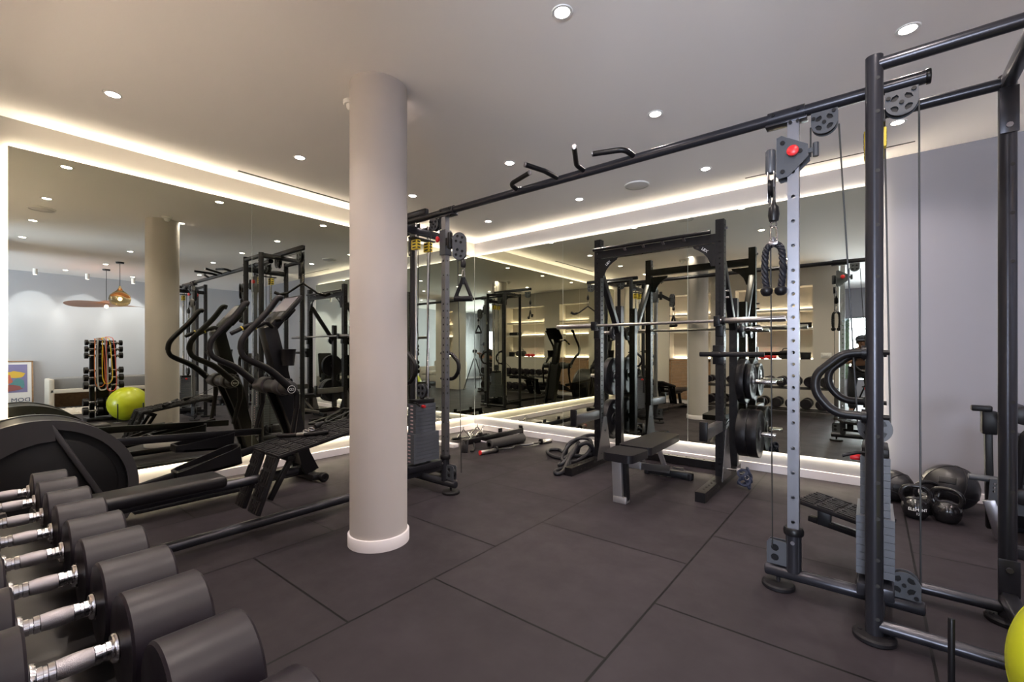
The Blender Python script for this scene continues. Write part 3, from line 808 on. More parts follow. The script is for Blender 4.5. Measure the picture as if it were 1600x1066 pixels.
# moving arms
RA = [(.970 * a, 1.13 + .970 * (b - 1.13)) for a, b in ((1.676, 1.554), (1.639, 1.552), (1.558, 1.435), (1.405, 1.255), (1.372, 1.169), (1.385, 1.100), (1.432, 1.060), (1.573, .985), (1.700, .868), (1.750, .815))]
LA = RA
for s, pts, low in ((1, RA, [(1.69, .833), (1.742, .790), (1.738, .67), (1.70, .42)]), (-1, LA, [(1.69, .833), (1.742, .79), (1.74, .67), (1.68, .44)])):
    x = EX + s * .315
    p3 = smooth_curve([(x, y, z) for y, z in pts], 6)
    n = len(p3); rs = [.0205 if i < n * .55 else .0205 + .013 * (i / n - .55) / .45 for i in range(n)]
    a = E_('swing_arm', MB().tube(p3, .02, 14, rs=rs), BLKPL)
    part(a, 'foam_grip', MB().tube(p3[1:int(n * .50)], .0225, 14), RUBB, True, off=el.location)
    E_('lower_link', MB().tube([(x, y, z) for y, z in low], .023, 12, fil=.04, rs=[.028, .018]), BLKPL)
    # round emblem on the pivot
    py, pz = pts[-1][0] - .012, pts[-1][1] + .004
    xo = x + s * .030
    m = MB().cyl((x + s * .02, py, pz), (xo, py, pz), .036, 24, bev=.004)
    d = part(a, 'pivot_cap', m, BLKPL, True, off=el.location)
    m = MB().torus((xo, py, pz), (1, 0, 0), .0295, .0022, 28, 6)
    for dy in (-.0075, .0085): m.torus((xo, py + dy, pz), (1, 0, 0), .0085, .0022, 14, 6)
    part(a, 'round_emblem', m, WHT, True, off=el.location)
# pedals on their arms
def pedal(s, y0, z0, y1, z1, ya_, za, yb, zb):
    x = EX + s * .235
    E_('pedal_arm', MB().bar((EX + s * .20, ya_, za), (EX + s * .20, yb, zb), .035, .055, bev=.008), BLKPL)
    d = V((0, y1 - y0, z1 - z0)); L = d.length; d.normalize()
    up = V((1, 0, 0)).cross(d)
    hw = .092
    out = [(-L / 2, -hw * .75), (-L / 2 + .05, -hw), (L / 2 - .06, -hw), (L / 2 - .02, -hw * .8), (L / 2, -hw * .3), (L / 2, hw * .3), (L / 2 - .02, hw * .8), (L / 2 - .06, hw), (-L / 2 + .05, hw), (-L / 2, hw * .75)]
    inn = [(p[0] * .93, p[1] * .84) for p in out]
    c = V((x, (y0 + y1) / 2, (z0 + z1) / 2))
    ey = V((1, 0, 0))
    o = E_('pedal', MB().plate(out, [], c, d, ey, .018), RUBB)
    m = MB().plate(out, [inn], c - d.cross(ey) * .032, d, ey, .075)
    for v in m.bm.verts:  # rim rises toward the toe
        t = ((v.co - c).dot(d) + L / 2) / L; h = (v.co - c).dot(up)
        if h > .02: v.co += up * (-.030 + .085 * t)
    part(o, 'toe_rim', m, BLKPL, True, off=el.location)
pedal(1, .95, .275, 1.36, .315, .62, .21, 1.70, .42)
pedal(-1, 1.06, .375, 1.47, .34, .60, .50, 1.68, .44)
# console
q = MB(); ct = V((EX, 1.772, 1.502)); dy = V((0, .180, .216)).normalized(); nx = V((1, 0, 0)); nz = nx.cross(dy)
rotm = Matrix((nx, dy, nz)).transposed()
q.box(ct - nz * .018, (.30, .285, .036), rot=rotm, bev=.012)
cs = E_('console', q, BLKPL)
part(cs, 'screen', MB().box(ct + dy * .035 + nz * .001, (.255, .165, .003), rot=rotm), SCREEN, True, off=el.location)
part(cs, 'keypad', MB().box(ct - dy * .085 + nz * .001, (.235, .05, .003), rot=rotm, bev=.001), GREYPL, True, off=el.location)
E_('console_neck', MB().bar((EX, 1.655, 1.30), (EX, 1.775, 1.455), .12, .08, bev=.02).box(ct - nz * .05 - dy * .03, (.17, .14, .05), rot=rotm, bev=.015), BLKPL)
for s in (-1, 1):
    E_('fixed_handlebar', MB().tube([(EX + s * .06, 1.66, 1.33), (EX + s * .125, 1.585, 1.365), (EX + s * .13, 1.42, 1.272)], .0165, 12, fil=.05), RUBB)
    E_('handlebar_ring', MB().cyl((EX + s * .1285, 1.505, 1.320), (EX + s * .1285, 1.497, 1.3155), .0185, 14), YEL)
o = E_('cup_holder', MB().lathe([(0, 0), (.046, 0), (.058, .12), (.062, .128), (.062, .138), (.054, .138), (.046, .02), (0, .02)], (EX + .115, 1.765, 1.01), seg=24), BLKPL)
E_('holder_bracket', MB().bar((EX + .03, 1.74, 1.07), (EX + .09, 1.755, 1.07), .05, .05, bev=.01), BLKPL)

# ------------------------------------------------------------------ low row station of the left tower
ROWX = -2.962
rw = thing('low_row_bench', 'long black padded low-row bench with ribbed foot boards beside the round column', 'rowing bench', (ROWX, 1.2, 0))
W_ = lambda n, m, mt, **k: part(rw, n, m, mt, True, **k)
W_('base_rail', MB().cyl((ROWX - .02, .22, .062), (ROWX - .02, 2.10, .062), .030, 18, bev=.008), FRAME)
W_('base_crossbar', MB().span((ROWX - .22, .24, .0), (ROWX + .20, .31, .05), bev=.012), BLACK)
W_('seat_rail', MB().cyl((ROWX - .04, .28, .315), (ROWX - .04, 1.45, .335), .027, 18), FRAME)
W_('seat_strut', MB().bar((ROWX - .03, .34, .06), (ROWX - .04, .42, .31), .05, .05, bev=.006), FRAME)
W_('seat_pad', MB().box((ROWX - .03, .615, .376), (.215, .77, .068), rot=(.01, 0, 0), bev=.026, seg=4), UPH)
def ribbed_board(m, c, L, W, ex, ey, t=.024):
    """foot board with a raised block pattern on its upper face"""
    ex, ey, c = V(ex).normalized(), V(ey).normalized(), V(c); ez = ex.cross(ey)
    R = Matrix((ex, ey, ez)).transposed()
    m.box(c, (L, W, t), rot=R, bev=.006)
    n = max(3, round(L / .085)); p = L / n
    for k, (y, w) in enumerate(((-W * .385, W * .15), (-W * .135, W * .25), (W * .145, W * .25), (W * .39, W * .15))):
        for i in range(n):
            x = -L / 2 + p * (i + .5)
            if k in (1, 2):
                m.box(c + ex * x + ey * (y - w * .27) + ez * (t / 2 + .002), (p * .80, w * .36, .007), rot=R)
                m.box(c + ex * (x + p * (.12 if k == 1 else -.12)) + ey * (y + w * .27) + ez * (t / 2 + .002), (p * .52, w * .36, .007), rot=R)
            else:
                m.box(c + ex * x + ey * y + ez * (t / 2 + .002), (p * .84, w * .86, .007), rot=R)
    return m
for dx, W in ((-.095, .168), (.088, .178)):
    W_('step_board', ribbed_board(MB(), (ROWX + dx, 1.565, .548), .68, W, (0, .985, .17), (-1, 0, 0)), RUBB)
    W_('foot_plate', ribbed_board(MB(), (ROWX + dx * 1.08, 1.185, .325), .345, W * .74, (0, .33, .94), (-1, 0, 0)), RUBB)
    W_('foot_bracket', MB().bar((ROWX + dx, 1.36, .47), (ROWX + dx, 1.22, .22), .03, .03, bev=.004), BLACK)
W_('board_frame', MB().span((ROWX - .15, 1.30, .45), (ROWX + .15, 1.34, .482), bev=.004), BLACK)
W_('board_frame', MB().span((ROWX - .15, 1.84, .545), (ROWX + .15, 1.88, .577), bev=.004), BLACK)
# straight pull handle lying on the boards
ph = thing('pull_handle', 'small curved black pull handle with swivel lying on the ribbed step boards', 'cable handle', (-3.0, 1.55, .53))
m = MB().tube([(-3.17, 1.40, .553), (-3.10, 1.44, .557), (-2.95, 1.53, .571), (-2.87, 1.60, .586)], .0135, 12, fil=.05); part(ph, 'bar', m, RUBB, True)
part(ph, 'centre_sleeve', MB().cyl((-3.045, 1.473, .562), (-3.0, 1.50, .567), .0155, 14), STEEL, True)
m = MB().torus((-3.04, 1.53, .580), (.3, 0, .9), .018, .004, 14, 6).torus((-3.05, 1.575, .588), (.3, 0, .9), .020, .004, 14, 6); part(ph, 'swivel', m, CHROME, True)
part(ph, 'cable_stop', MB().lathe([(0, 0), (.018, .006), (.022, .03), (.012, .07), (.006, .08), (0, .08)], (-3.06, 1.60, .598), (-.1, .9, .28), 16), BLKPL, True)
part(ph, 'cable', MB().tube([(-3.065, 1.67, .615), (-3.05, 1.80, .66), (-2.99, 2.02, .76), (-2.97, 2.20, .90)], .004, 8, fil=.1), CABLE, True)
# right tower foot boards
fb = thing('ribbed_foot_platform', 'dark ribbed foot platform on a bracket behind the right weight stack', 'foot platform', (-.12, 2.93, 0))
for off in (-.058, .058):
    part(fb, 'foot_plate', ribbed_board(MB(), V((-.115, 2.93, .295)) + V((.32, .95, 0)).normalized() * off, .37, .112, (.93, -.33, -.10), (.33, .95, 0)), RUBB, True)
part(fb, 'bracket', MB().bar((-.27, 2.955, .215), (.05, 2.85, .19), .04, .03, bev=.004), BLACK, True)
for px_, py_ in ((-.20, 2.935), (-.03, 2.875)): part(fb, 'spacer', MB().span((px_ - .03, py_ - .03, .20), (px_ + .03, py_ + .03, .29), bev=.004), BLACK, True)
part(fb, 'post', MB().bar((-.02, 2.875, 0), (-.02, 2.875, .21), .05, .05, bev=.005), FRAME, True)
# ------------------------------------------------------------------ half rack
RK = mat('rack_black_powder_coat', (.006, .0052, .006), .36, spec=.30)
RKG = mat('rack_brushed_plate', (.13, .125, .13), .40, metal=.8)
BUMP = mat('bumper_plate_rubber', (.006, .0052, .0065), .42, spec=.30)
BARST = mat('barbell_steel', (.42, .40, .40), .28, metal=1.0)
XRR, XRL, YF_, YR_ = -1.005, -2.150, 4.088, 4.56
rk = thing('half_rack', 'tall black perforated half rack with diagonal braces in front of the back mirror', 'squat rack', ((XRR + XRL) / 2, 4.1, 0))
K_ = lambda n, m, mt, **k: part(rk, n, m, mt, True, **k)
for x in (XRR, XRL):
    K_('front_upright', MB().post((x, YF_, .07), (x, YF_, 2.245), .068, .068, [.06 + .047 * i for i in range(45)], .0078, up=(0, 1, 0), sides=(0, 1)), RK)
    K_('rear_upright', MB().post((x, YR_, .07), (x, YR_, 1.62), .068, .068, [.10 + .115 * i for i in range(13)], .0085, up=(0, 1, 0), sides=(0,)), RK)
    K_('diagonal_brace', MB().bar((x, YF_ + .03, 1.93), (x, YR_ - .03, 1.34), .055, .06, bev=.005), RK)
    K_('base_foot', MB().post((x, 3.50, .037), (x, 4.66, .037), .074, .074, [.10, .17, .24, .31, .38], .008, up=(0, 0, 1), sides=(0, 1)), RK)
    g = MB().plate([(-.14, 0), (.16, 0), (.055, .42), (-.01, .42)], [circle(-.06, .06, .009, 8), circle(.07, .06, .009, 8), circle(.02, .28, .009, 8)], (x + .038, YF_ + .03, .05), (0, 1, 0), (0, 0, 1), .006)
    K_('base_gusset', g, RKG)
    for z in (2.17,): K_('bolt', MB().cyl((x + .033, YF_ + .0, z), (x + .055, YF_, z), .011, 8), STEEL)
    s = 1 if x == XRL else -1
    # curved corner gusset under the crossmember with its pale maker's lettering
    pts = [(0, 0), (s * .185, 0), (s * .175, -.022), (s * .135, -.045), (s * .095, -.075), (s * .062, -.115), (s * .045, -.155), (s * .035, -.19), (0, -.19)]
    if s < 0: pts = pts[::-1]
    gg = K_('corner_gusset', MB().plate(pts, [], (x + s * .034, YF_ - .035, 2.045), (1, 0, 0), (0, 0, 1), .007), RK)
    m = MB(); a = math.radians(38) * s
    e1 = V((math.cos(a), 0, math.sin(a)))
    text_mesh(m, 'LBX', .034, V((x + s * .118, YF_ - .0395, 1.998)), e1, V((-e1.z, 0, e1.x)), .0005)
    part(gg, 'pale_lettering', m, WHT, True, off=rk.location)
K_('crossmember', MB().post((XRL + .034, YF_, 2.09), (XRR - .034, YF_, 2.09), .068, .074, [.08 + .085 * i for i in range(12)], .009, up=(0, 0, 1), sides=(0, 1)), RK)
K_('pull_up_bar', MB().cyl((XRL - .02, YF_ - .085, 2.135), (XRR - .06, YF_ - .085, 2.135), .0165, 16), RK)
for i in range(4):
    x = XRL + .30 + i * .185
    K_('bar_bracket', MB().bar((x, YF_ - .04, 2.10), (x, YF_ - .085, 2.13), .022, .012), STEEL)
K_('rear_crossmember', MB().post((XRL + .034, YR_, .045), (XRR - .034, YR_, .045), .074, .074, [.08 + .085 * i for i in range(12)], .009, up=(0, 0, 1), sides=(0, 1)), RK)
# bar hooks, low spotter arms, change-plate pegs and plate pegs
for x in (XRR, XRL):
    sx = 1 if x == XRR else -1
    h = MB().box((x, YF_ - .045, 1.33), (.060, .022, .15), bev=.004).box((x, YF_ - .085, 1.345), (.05, .08, .022), bev=.004).box((x, YF_ - .122, 1.385), (.05, .018, .075), bev=.005)
    K_('bar_hook', h, BLACK)
    K_('spotter_arm', MB().bar((x, YF_ - .035, .500), (x, 3.60, .495), .055, .085, bev=.005), RKG)
    K_('spotter_stop', MB().box((x, 3.595, .515), (.06, .03, .15), bev=.006), BLACK)
    for z, L in ((1.335, .20), (.855, .31), (.385, .31)):
        x0 = x + sx * .034
        K_('plate_peg', MB().cyl((x0, YR_, z), (x0 + sx * L, YR_, z), .0215 if L > .25 else .020, 16, bev=.003), CHROME)
        K_('peg_collar', MB().cyl((x0, YR_, z), (x0 + sx * .014, YR_, z), .034, 16), BLACK)
for z in (1.64, 1.585):
    K_('pin', MB().cyl((XRR + .034, YF_, z), (XRR + .066, YF_, z), .010, 10), CHROME)
# horizontal dip handle clamped on the right upright
K_('dip_handle', MB().cyl((XRR - .125, YF_ - .16, 1.105), (XRR + .35, YF_ - .13, 1.105), .0205, 18, bev=.004), RUBB)
K_('dip_bracket', MB().box((XRR, YF_ - .06, 1.10), (.085, .055, .16), bev=.006).box((XRR + .0, YF_ - .11, 1.105), (.07, .09, .05), bev=.008), BLACK)

bb = thing('barbell', 'steel barbell resting on the half rack hooks', 'barbell', (-1.55, 3.998, 1.383))
part(bb, 'shaft', MB().cyl((-2.15, 3.998, 1.383), (-.96, 3.998, 1.383), .0135, 16), BARST, True)
for x0, x1 in ((-2.14, -2.59), (-.96, -.515)):
    s = 1 if x1 > x0 else -1
    part(bb, 'sleeve', MB().cyl((x0, 3.998, 1.383), (x1, 3.998, 1.383), .0235, 18, bev=.003), BARST, True)
    part(bb, 'sleeve_collar', MB().cyl((x0 - s * .012, 3.998, 1.383), (x0 + s * .012, 3.998, 1.383), .035, 20, bev=.003), BLACK, True)

def plate_thing(x, z, R, t, label, group, y=YR_):
    """a weight disc on a peg along X, with raised rim, hub and steel insert"""
    o = thing('weight_plate', label, 'weight plate', (x, y, z - R), group=group)
    hub = R * .30
    m = MB()
    for s in (-1, 1):
        m.lathe([(.027, s * t * .5), (hub, s * t * .5), (hub * 1.12, s * t * .40), (R * .80, s * t * .38), (R * .86, s * t * .5), (R * .985, s * t * .5), (R, s * t * .42)], (x, y, z), (1, 0, 0), 44)
    m.lathe([(R, -t * .42), (R, t * .42)], (x, y, z), (1, 0, 0), 44)
    part(o, 'disc', m, BUMP, True)
    part(o, 'steel_hub', MB().lathe([(.0225, -t * .51), (.034, -t * .51), (.034, t * .51), (.0225, t * .51), (.0225, -t * .51)], (x, y, z), (1, 0, 0), 20), STEEL, True)
    # raised marks round the face
    m = MB()
    for s in (-1, 1):
        for k in range(3):
            a = k * 2 * PI / 3 + .5
            m.torus((x + s * t * .385, y, z), (1, 0, 0), R * .58, .0025, 8, 5, a, a + .7)
    if R > .12: part(o, 'raised_marks', m, BLKPL, True)
    return o
gR, gL = 'weight plates on the right side of the half rack', 'weight plates on the left side of the half rack'
xr, xl = XRR + .05, XRL - .05
plate_thing(xr + .045, .385, .215, .082, 'thick black bumper plate, inner of the lower pair right of the rack', gR)
plate_thing(xr + .130, .385, .215, .080, 'thick black bumper plate, outer of the lower pair right of the rack', gR)
plate_thing(xr + .035, .855, .205, .060, 'large black plate on the upper right rack peg', gR)
plate_thing(xr + .090, .855, .160, .044, 'middle-sized black plate on the end of the upper right rack peg', gR)
plate_thing(xr + .020, 1.335, .078, .026, 'small black change plate on the top right rack peg', gR)
plate_thing(xl - .045, .385, .215, .082, 'thick black bumper plate on the lower left rack peg', gL)
plate_thing(xl - .040, .855, .205, .060, 'large black plate on the upper left rack peg', gL)
plate_thing(xl - .020, 1.335, .078, .026, 'small black change plate on the top left rack peg', gL)

# ------------------------------------------------------------------ adjustable bench
bn = thing('weight_bench', 'flat black adjustable weight bench with steel legs in front of the half rack', 'weight bench', (-1.44, 3.55, 0))
B_ = lambda n, m, mt: part(bn, n, m, mt, True)
BX = -1.435
def pad(y0, y1, w0, w1, z, t):
    """tapered upholstered pad lying along Y"""
    m = MB()
    out = []
    r = .04
    for (x, y, sx, sy) in ((-w0 / 2, y0, 1, 1), (w0 / 2, y0, -1, 1), (w1 / 2, y1, -1, -1), (-w1 / 2, y1, 1, -1)):
        a0 = {(1, 1): PI, (-1, 1): 1.5 * PI, (-1, -1): 0, (1, -1): .5 * PI}[(sx, sy)]
        for k in range(6):
            a = a0 + k / 5 * PI / 2
            out.append((x + sx * r + r * math.cos(a), y + sy * r + r * math.sin(a)))
    m.plate(out, [], (BX, 0, z - t / 2), (1, 0, 0), (0, 1, 0), t)
    bmesh.ops.bevel(m.bm, geom=[e for e in m.bm.edges if e.calc_face_angle(0) > .9], offset=.017, segments=3, affect='EDGES')
    return m
B_('seat_pad', pad(2.985, 3.275, .235, .265, .392, .058), UPH)
B_('back_pad', pad(3.295, 4.03, .265, .225, .398, .058), UPH)
B_('pad_bracket', MB().span((BX - .05, 3.05, .315), (BX + .05, 3.60, .340), bev=.004), BLACK)
B_('front_leg', MB().bar((BX - .050, 3.135, .03), (BX - .035, 3.08, .325), .075, .045, bev=.005), BRUSH)
B_('front_leg', MB().bar((BX + .008, 3.155, .02), (BX + .02, 3.10, .325), .03, .05, bev=.005), BLACK)
B_('front_foot', MB().span((BX - .085, 3.105, 0), (BX + .02, 3.18, .05), bev=.006), BRUSH)
B_('main_beam', MB().bar((BX, 3.13, .30), (BX, 4.02, .065), .05, .055, bev=.006), BRUSH)
B_('support_strut', MB().bar((BX + .012, 3.72, .37), (BX + .012, 3.93, .11), .035, .03, bev=.004), BRUSH)
B_('support_strut', MB().bar((BX - .03, 3.40, .345), (BX - .03, 3.55, .21), .035, .04, bev=.004), BRUSH)
B_('ladder_rail', MB().bar((BX + .03, 3.35, .235), (BX + .03, 3.98, .095), .012, .05), RKG)
B_('rear_foot', MB().bar((BX - .20, 4.03, .035), (BX + .20, 4.06, .035), .06, .055, bev=.006), BLACK)
for s in (-1, 1): B_('rubber_foot', MB().box((BX + s * .19, 4.045 + s * .014, .03), (.04, .065, .06), bev=.008), RUBB)
B_('transport_handle', MB().cyl((BX + .06, 3.99, .10), (BX + .15, 4.0, .10), .012, 12), CHROME)

# ------------------------------------------------------------------ floor clutter along the back wall
# dark heap of ankle straps at the rack foot
stp = thing('ankle_straps', 'dark navy bundle of ankle straps on the floor beside the rack foot', 'strap bundle', (-.82, 4.07, 0))
NV = mat('navy_strap_fabric', (.020, .026, .055), .7, bump=.2, bscale=140)
rnd = random.Random(3)
for k in range(9):
    a = k * 2.4; zc_ = .03 + .013 * k
    c_ = V((-.815 + .028 * math.cos(a), 4.068 + .028 * math.sin(a), zc_ + .012))
    ax = V((math.cos(a) * 1.2, math.sin(a) * 1.2, rnd.uniform(.2, 1.0)))
    x, y, z = frame(ax)
    pts = [c_ + x * (.034 * math.cos(t)) * 1.15 + y * (.030 * math.sin(t)) for t in [2 * PI * i / 22 for i in range(22)]]
    m = MB()
    m.tube(pts, .010, 6, closed=True)
    part(stp, 'strap_loop', m, NV, True)
part(stp, 'd_ring', MB().torus((-.79, 4.02, .11), (.6, -.7, .2), .017, .004, 16, 6), CHROME, True)
part(stp, 'buckle', MB().box((-.83, 4.02, .135), (.03, .02, .012), rot=(.3, .2, .5), bev=.003), CHROME, True)
cl = thing('rack_pin', 'steel magnetic pin on the outer foot of the half rack', 'rack pin', (-.94, 4.10, .14))
part(cl, 'pin_shaft', MB().cyl((-.958, 4.09, .14), (-.88, 4.09, .14), .009, 10), CHROME, True)
part(cl, 'pin_head', MB().cyl((-.88, 4.09, .14), (-.855, 4.09, .14), .022, 16, bev=.004), STEEL, True)
# battle rope heap
ROPE = mat('dark_battle_rope', (.009, .008, .011), .55, bump=.25, bscale=160)
def cv(pts, r=.0185, n=8): return MB().tube(smooth_curve(pts, n), r, 10)
br = cv([(-2.30, 3.62, .019), (-2.29, 3.50, .019), (-2.235, 3.44, .019), (-2.215, 3.52, .03), (-2.28, 3.72, .09), (-2.32, 3.90, .16), (-2.25, 4.02, .20), (-2.22, 4.12, .10), (-2.30, 4.12, .02), (-2.45, 3.98, .018), (-2.62, 3.98, .018), (-2.78, 4.10, .018), (-2.84, 4.22, .018), (-2.76, 4.30, .018), (-2.62, 4.18, .018), (-2.50, 4.02, .05),
         (-2.47, 4.02, .16), (-2.40, 4.12, .215), (-2.30, 4.18, .20), (-2.24, 4.05, .12), (-2.28, 3.90, .05), (-2.38, 3.80, .035), (-2.47, 3.92, .07), (-2.45, 4.05, .17), (-2.36, 4.24, .235), (-2.26, 4.32, .21), (-2.22, 4.25, .10), (-2.30, 4.10, .055), (-2.40, 3.98, .06), (-2.36, 3.82, .075), (-2.27, 3.72, .05), (-2.24, 3.62, .03)])
br.tube(smooth_curve([(-2.36, 4.30, .03), (-2.30, 4.22, .14), (-2.30, 4.08, .19), (-2.36, 3.95, .12), (-2.44, 3.86, .03), (-2.40, 3.74, .02), (-2.33, 3.66, .045), (-2.29, 3.80, .12), (-2.33, 3.98, .20), (-2.41, 4.14, .13), (-2.48, 4.20, .03), (-2.56, 4.12, .019)], 8), .0185, 10)
solo('battle_rope', 'dark battle rope heaped in loops on the floor beside the half rack', 'battle rope', br, ROPE, (-2.4, 4.0, 0))
# curl bar with a red end
ez = thing('curl_bar', 'grey zigzag curl bar with a red end cap lying on the floor tiles', 'curl bar', (-3.21, 4.1, 0))
A_, B2 = V((-3.325, 3.60, .026)), V((-3.105, 4.66, .026)); dv = B2 - A_; L = dv.length; u = dv.normalized(); w_ = u.cross(V((0, 0, 1)))
Q = lambda t, o, z=0: A_ + u * (t * L) + w_ * o + V((0, 0, z))
part(ez, 'zigzag_shaft', MB().tube([Q(.20, 0), Q(.30, 0), Q(.36, .075, .01), Q(.46, -.03), Q(.55, -.03), Q(.65, .075, .01), Q(.71, 0), Q(.84, 0)], .0125, 12, fil=.03), mat('dark_bar_steel', (.10, .095, .095), .35, metal=.9), True)
part(ez, 'sleeve', MB().cyl(Q(0, 0), Q(.20, 0), .0235, 16, bev=.003), BARST, True)
part(ez, 'sleeve', MB().cyl(Q(.84, 0), Q(1, 0), .0235, 16, bev=.003), BARST, True)
for t in (.205, .835): part(ez, 'collar', MB().cyl(Q(t - .012, 0, .008), Q(t + .012, 0, .008), .034, 16, bev=.004), BLACK, True)
part(ez, 'red_end_cap', MB().cyl(Q(-.006, 0), Q(.004, 0), .025, 18), RED, True)
# foam roller
fr = thing('foam_roller', 'dark grey foam roller cylinder lying behind the curl bar', 'foam roller', (-3.41, 4.15, 0))
FOAM = mat('dark_foam', (.035, .032, .032), .7, bump=.1, bscale=90)
a, b = V((-3.435, 3.87, .056)), V((-3.39, 4.45, .056)); d = (b - a).normalized()
part(fr, 'foam_sleeve', MB().lathe([(.030, 0), (.048, 0), (.056, .008), (.056, .575), (.048, .583), (.030, .583)], a, d, 28), FOAM, True)
part(fr, 'core_tube', MB().lathe([(.025, -.004), (.030, -.004), (.030, .587), (.025, .587), (.025, -.004)], a, d, 24), BLKPL, True)
# loose rack safety beam lying on the floor
sb = thing('safety_beam', 'long black steel rack beam with end brackets lying in the room corner', 'steel beam', (-3.565, 4.1, 0))
a, b = V((-3.565, 3.60, .105)), V((-3.565, 4.66, .105))
part(sb, 'beam', MB().bar(a, b, .05, .055, bev=.004), RK, True)
part(sb, 'end_bracket', MB().bar(a + V((.0, .02, .03)), a + V((.03, -.03, -.105)), .07, .014, bev=.003), RK, True)
part(sb, 'end_bracket', MB().bar(b + V((0, -.03, .065)), b + V((.0, .0, -.105)), .06, .014, bev=.003), RK, True)
for t in (.28, .62): part(sb, 'lug', MB().box(a.lerp(b, t) + V((-.03, 0, .045)), (.02, .06, .05), bev=.004), RK, True)
part(sb, 'curved_hook', MB().tube([a + V((.03, .12, -.02)), a + V((.07, .09, -.06)), a + V((.09, .06, -.088)), a + V((.06, .03, -.092))], .011, 10, fil=.03), RK, True)
part(sb, 'cross_pin', MB().cyl(a + V((.02, .25, -.02)), a + V((.15, .36, -.06)), .012, 10), STEEL, True)
sb2 = thing('bar_grip', 'second shorter black rack arm lying behind the safety beam', 'steel beam', (-3.86, 4.2, 0))
part(sb2, 'beam', MB().bar((-3.80, 3.95, .03), (-3.84, 4.62, .03), .05, .05, bev=.004), RK, True)
part(sb2, 'foam_grip', MB().cyl((-3.80, 4.05, .075), (-3.82, 4.25, .075), .022, 14, bev=.004), RUBB, True)
# chrome cable attachments heaped in the corner
ga = 'chrome cable attachments in the corner'
def rowhandle(c, rz, tilt, label):
    o = thing('row_handle', label, 'cable handle', (c[0], c[1], 0), rz, ga)
    Rm = Matrix.Rotation(tilt, 4, 'X')
    up = lambda m: m.xf(Matrix.Translation((0, 0, c[2])) @ Rm)
    part(o, 'v_frame', up(MB().tube([(-.085, 0, .0), (0, 0, .125), (.085, 0, .0)], .0075, 10, fil=.012)), CHROME)
    for s in (-1, 1): part(o, 'grip', up(MB().cyl((s * .085, -.055, 0), (s * .085, .055, 0), .0135, 14, bev=.003)), CHROME)
    part(o, 'eye', up(MB().torus((0, 0, .14), (1, 0, 0), .014, .004, 14, 6)), CHROME)
rowhandle((-4.08, 4.12, .02), .5, .35, 'chrome V-shaped row handle nearest the left baseboard')
rowhandle((-4.00, 4.30, .016), -.3, -.5, 'chrome V-shaped row handle in the middle of the corner pile')
rowhandle((-4.16, 4.42, .016), 1.1, .45, 'chrome V-shaped row handle deepest in the room corner')
sbr = thing('straight_bar', 'long straight chrome pull bar in the corner pile', 'cable handle', (-4.05, 4.2, 0), group=ga)
part(sbr, 'bar', MB().cyl((-4.12, 3.92, .025), (-3.98, 4.48, .03), .0125, 14), CHROME, True)
part(sbr, 'grip', MB().cyl((-4.115, 3.94, .025), (-4.085, 4.06, .026), .0165, 14, bev=.003), RUBB, True)
wt = thing('floor_plank', 'narrow white board lying on the floor beside the left cable tower', 'board', (-4.05, 3.72, 0))
part(wt, 'board', MB().span((-4.2, 3.66, 0), (-3.8, 3.74, .045), bev=.004), W_TRIM, True)

# ------------------------------------------------------------------ balls and kettlebells by the back wall
MBL = mat('black_medicine_ball', (.012, .011, .0125), .36, spec=.5, bump=.06, bscale=260)
def medball(c, r, label, rot):
    o = thing('medicine_ball', label, 'ball', (c[0], c[1], 0), group='black medicine balls by the back wall')
    part(o, 'shell', MB().sph((0, 0, r), r, 40, 24), MBL)
    m = MB(); R3 = Euler(rot).to_matrix()
    for ax in ((1, 0, 0), (0, 1, 0), (0, 0, 1)):
        m.torus((0, 0, r), R3 @ V(ax), r * .998, .0035, 56, 6)
    part(o, 'seams', m, RUBB)
    d = (R3 @ V((-.6, -.65, .45))).normalized()
    x, y, z = frame(d)
    part(o, 'grip_tab', MB().box(V((0, 0, r)) + d * r * .99, (.09, .045, .012), rot=Matrix((x, y, z)).transposed(), bev=.004), BLKPL)
medball((.432, 4.47), .158, 'large black leather medicine ball behind the kettlebells', (.2, .3, .4))
medball((.135, 4.47), .112, 'smaller black medicine ball beside the right weight stack', (.5, .1, .9))
KB = mat('kettlebell_enamel', (.010, .009, .010), .16, spec=.6, rvary=.05)
def kettlebell(x, y, rz, label, sc=1.0, txt=None):
    o = thing('kettlebell', label, 'kettlebell', (x, y, 0), rz, 'black kettlebells on the floor')
    b = part(o, 'bell', MB().lathe([(0, 0), (.052, 0), (.060, .004), (.078, .035), (.088, .075), (.082, .115), (.060, .148), (.03, .162), (0, .165)], seg=36).xf(Matrix.Scale(sc, 4)), KB)
    part(o, 'handle', MB().tube(smooth_curve([(-.062, 0, .115), (-.085, 0, .165), (-.078, 0, .215), (-.045, 0, .243), (0, 0, .248), (.045, 0, .243), (.078, 0, .215), (.085, 0, .165), (.062, 0, .115)], 6), .0165, 14).xf(Matrix.Scale(sc, 4)), KB)
    if txt:
        m = MB()
        for k, (t_, zz, sz) in enumerate(txt):
            n0 = len(m.bm.verts)
            text_mesh(m, t_, sz, (0, 0, 0), (1, 0, 0), (0, 0, 1), .0008)
            m.bm.verts.ensure_lookup_table()
            for v in list(m.bm.verts)[n0:]:
                z = zz + v.co.z; rr = .0885 - abs(z - .075) * .12
                a = v.co.x / .088
                v.co = V((math.sin(a) * (rr - v.co.y), -math.cos(a) * (rr - v.co.y), z)) * sc
        part(o, 'white_lettering', m, WHT)
kettlebell(.228, 4.10, math.radians(8), 'black kettlebell with white lettering, left of the front pair', .86, [('ELEMENT', .083, .030), ('12', .052, .028)])
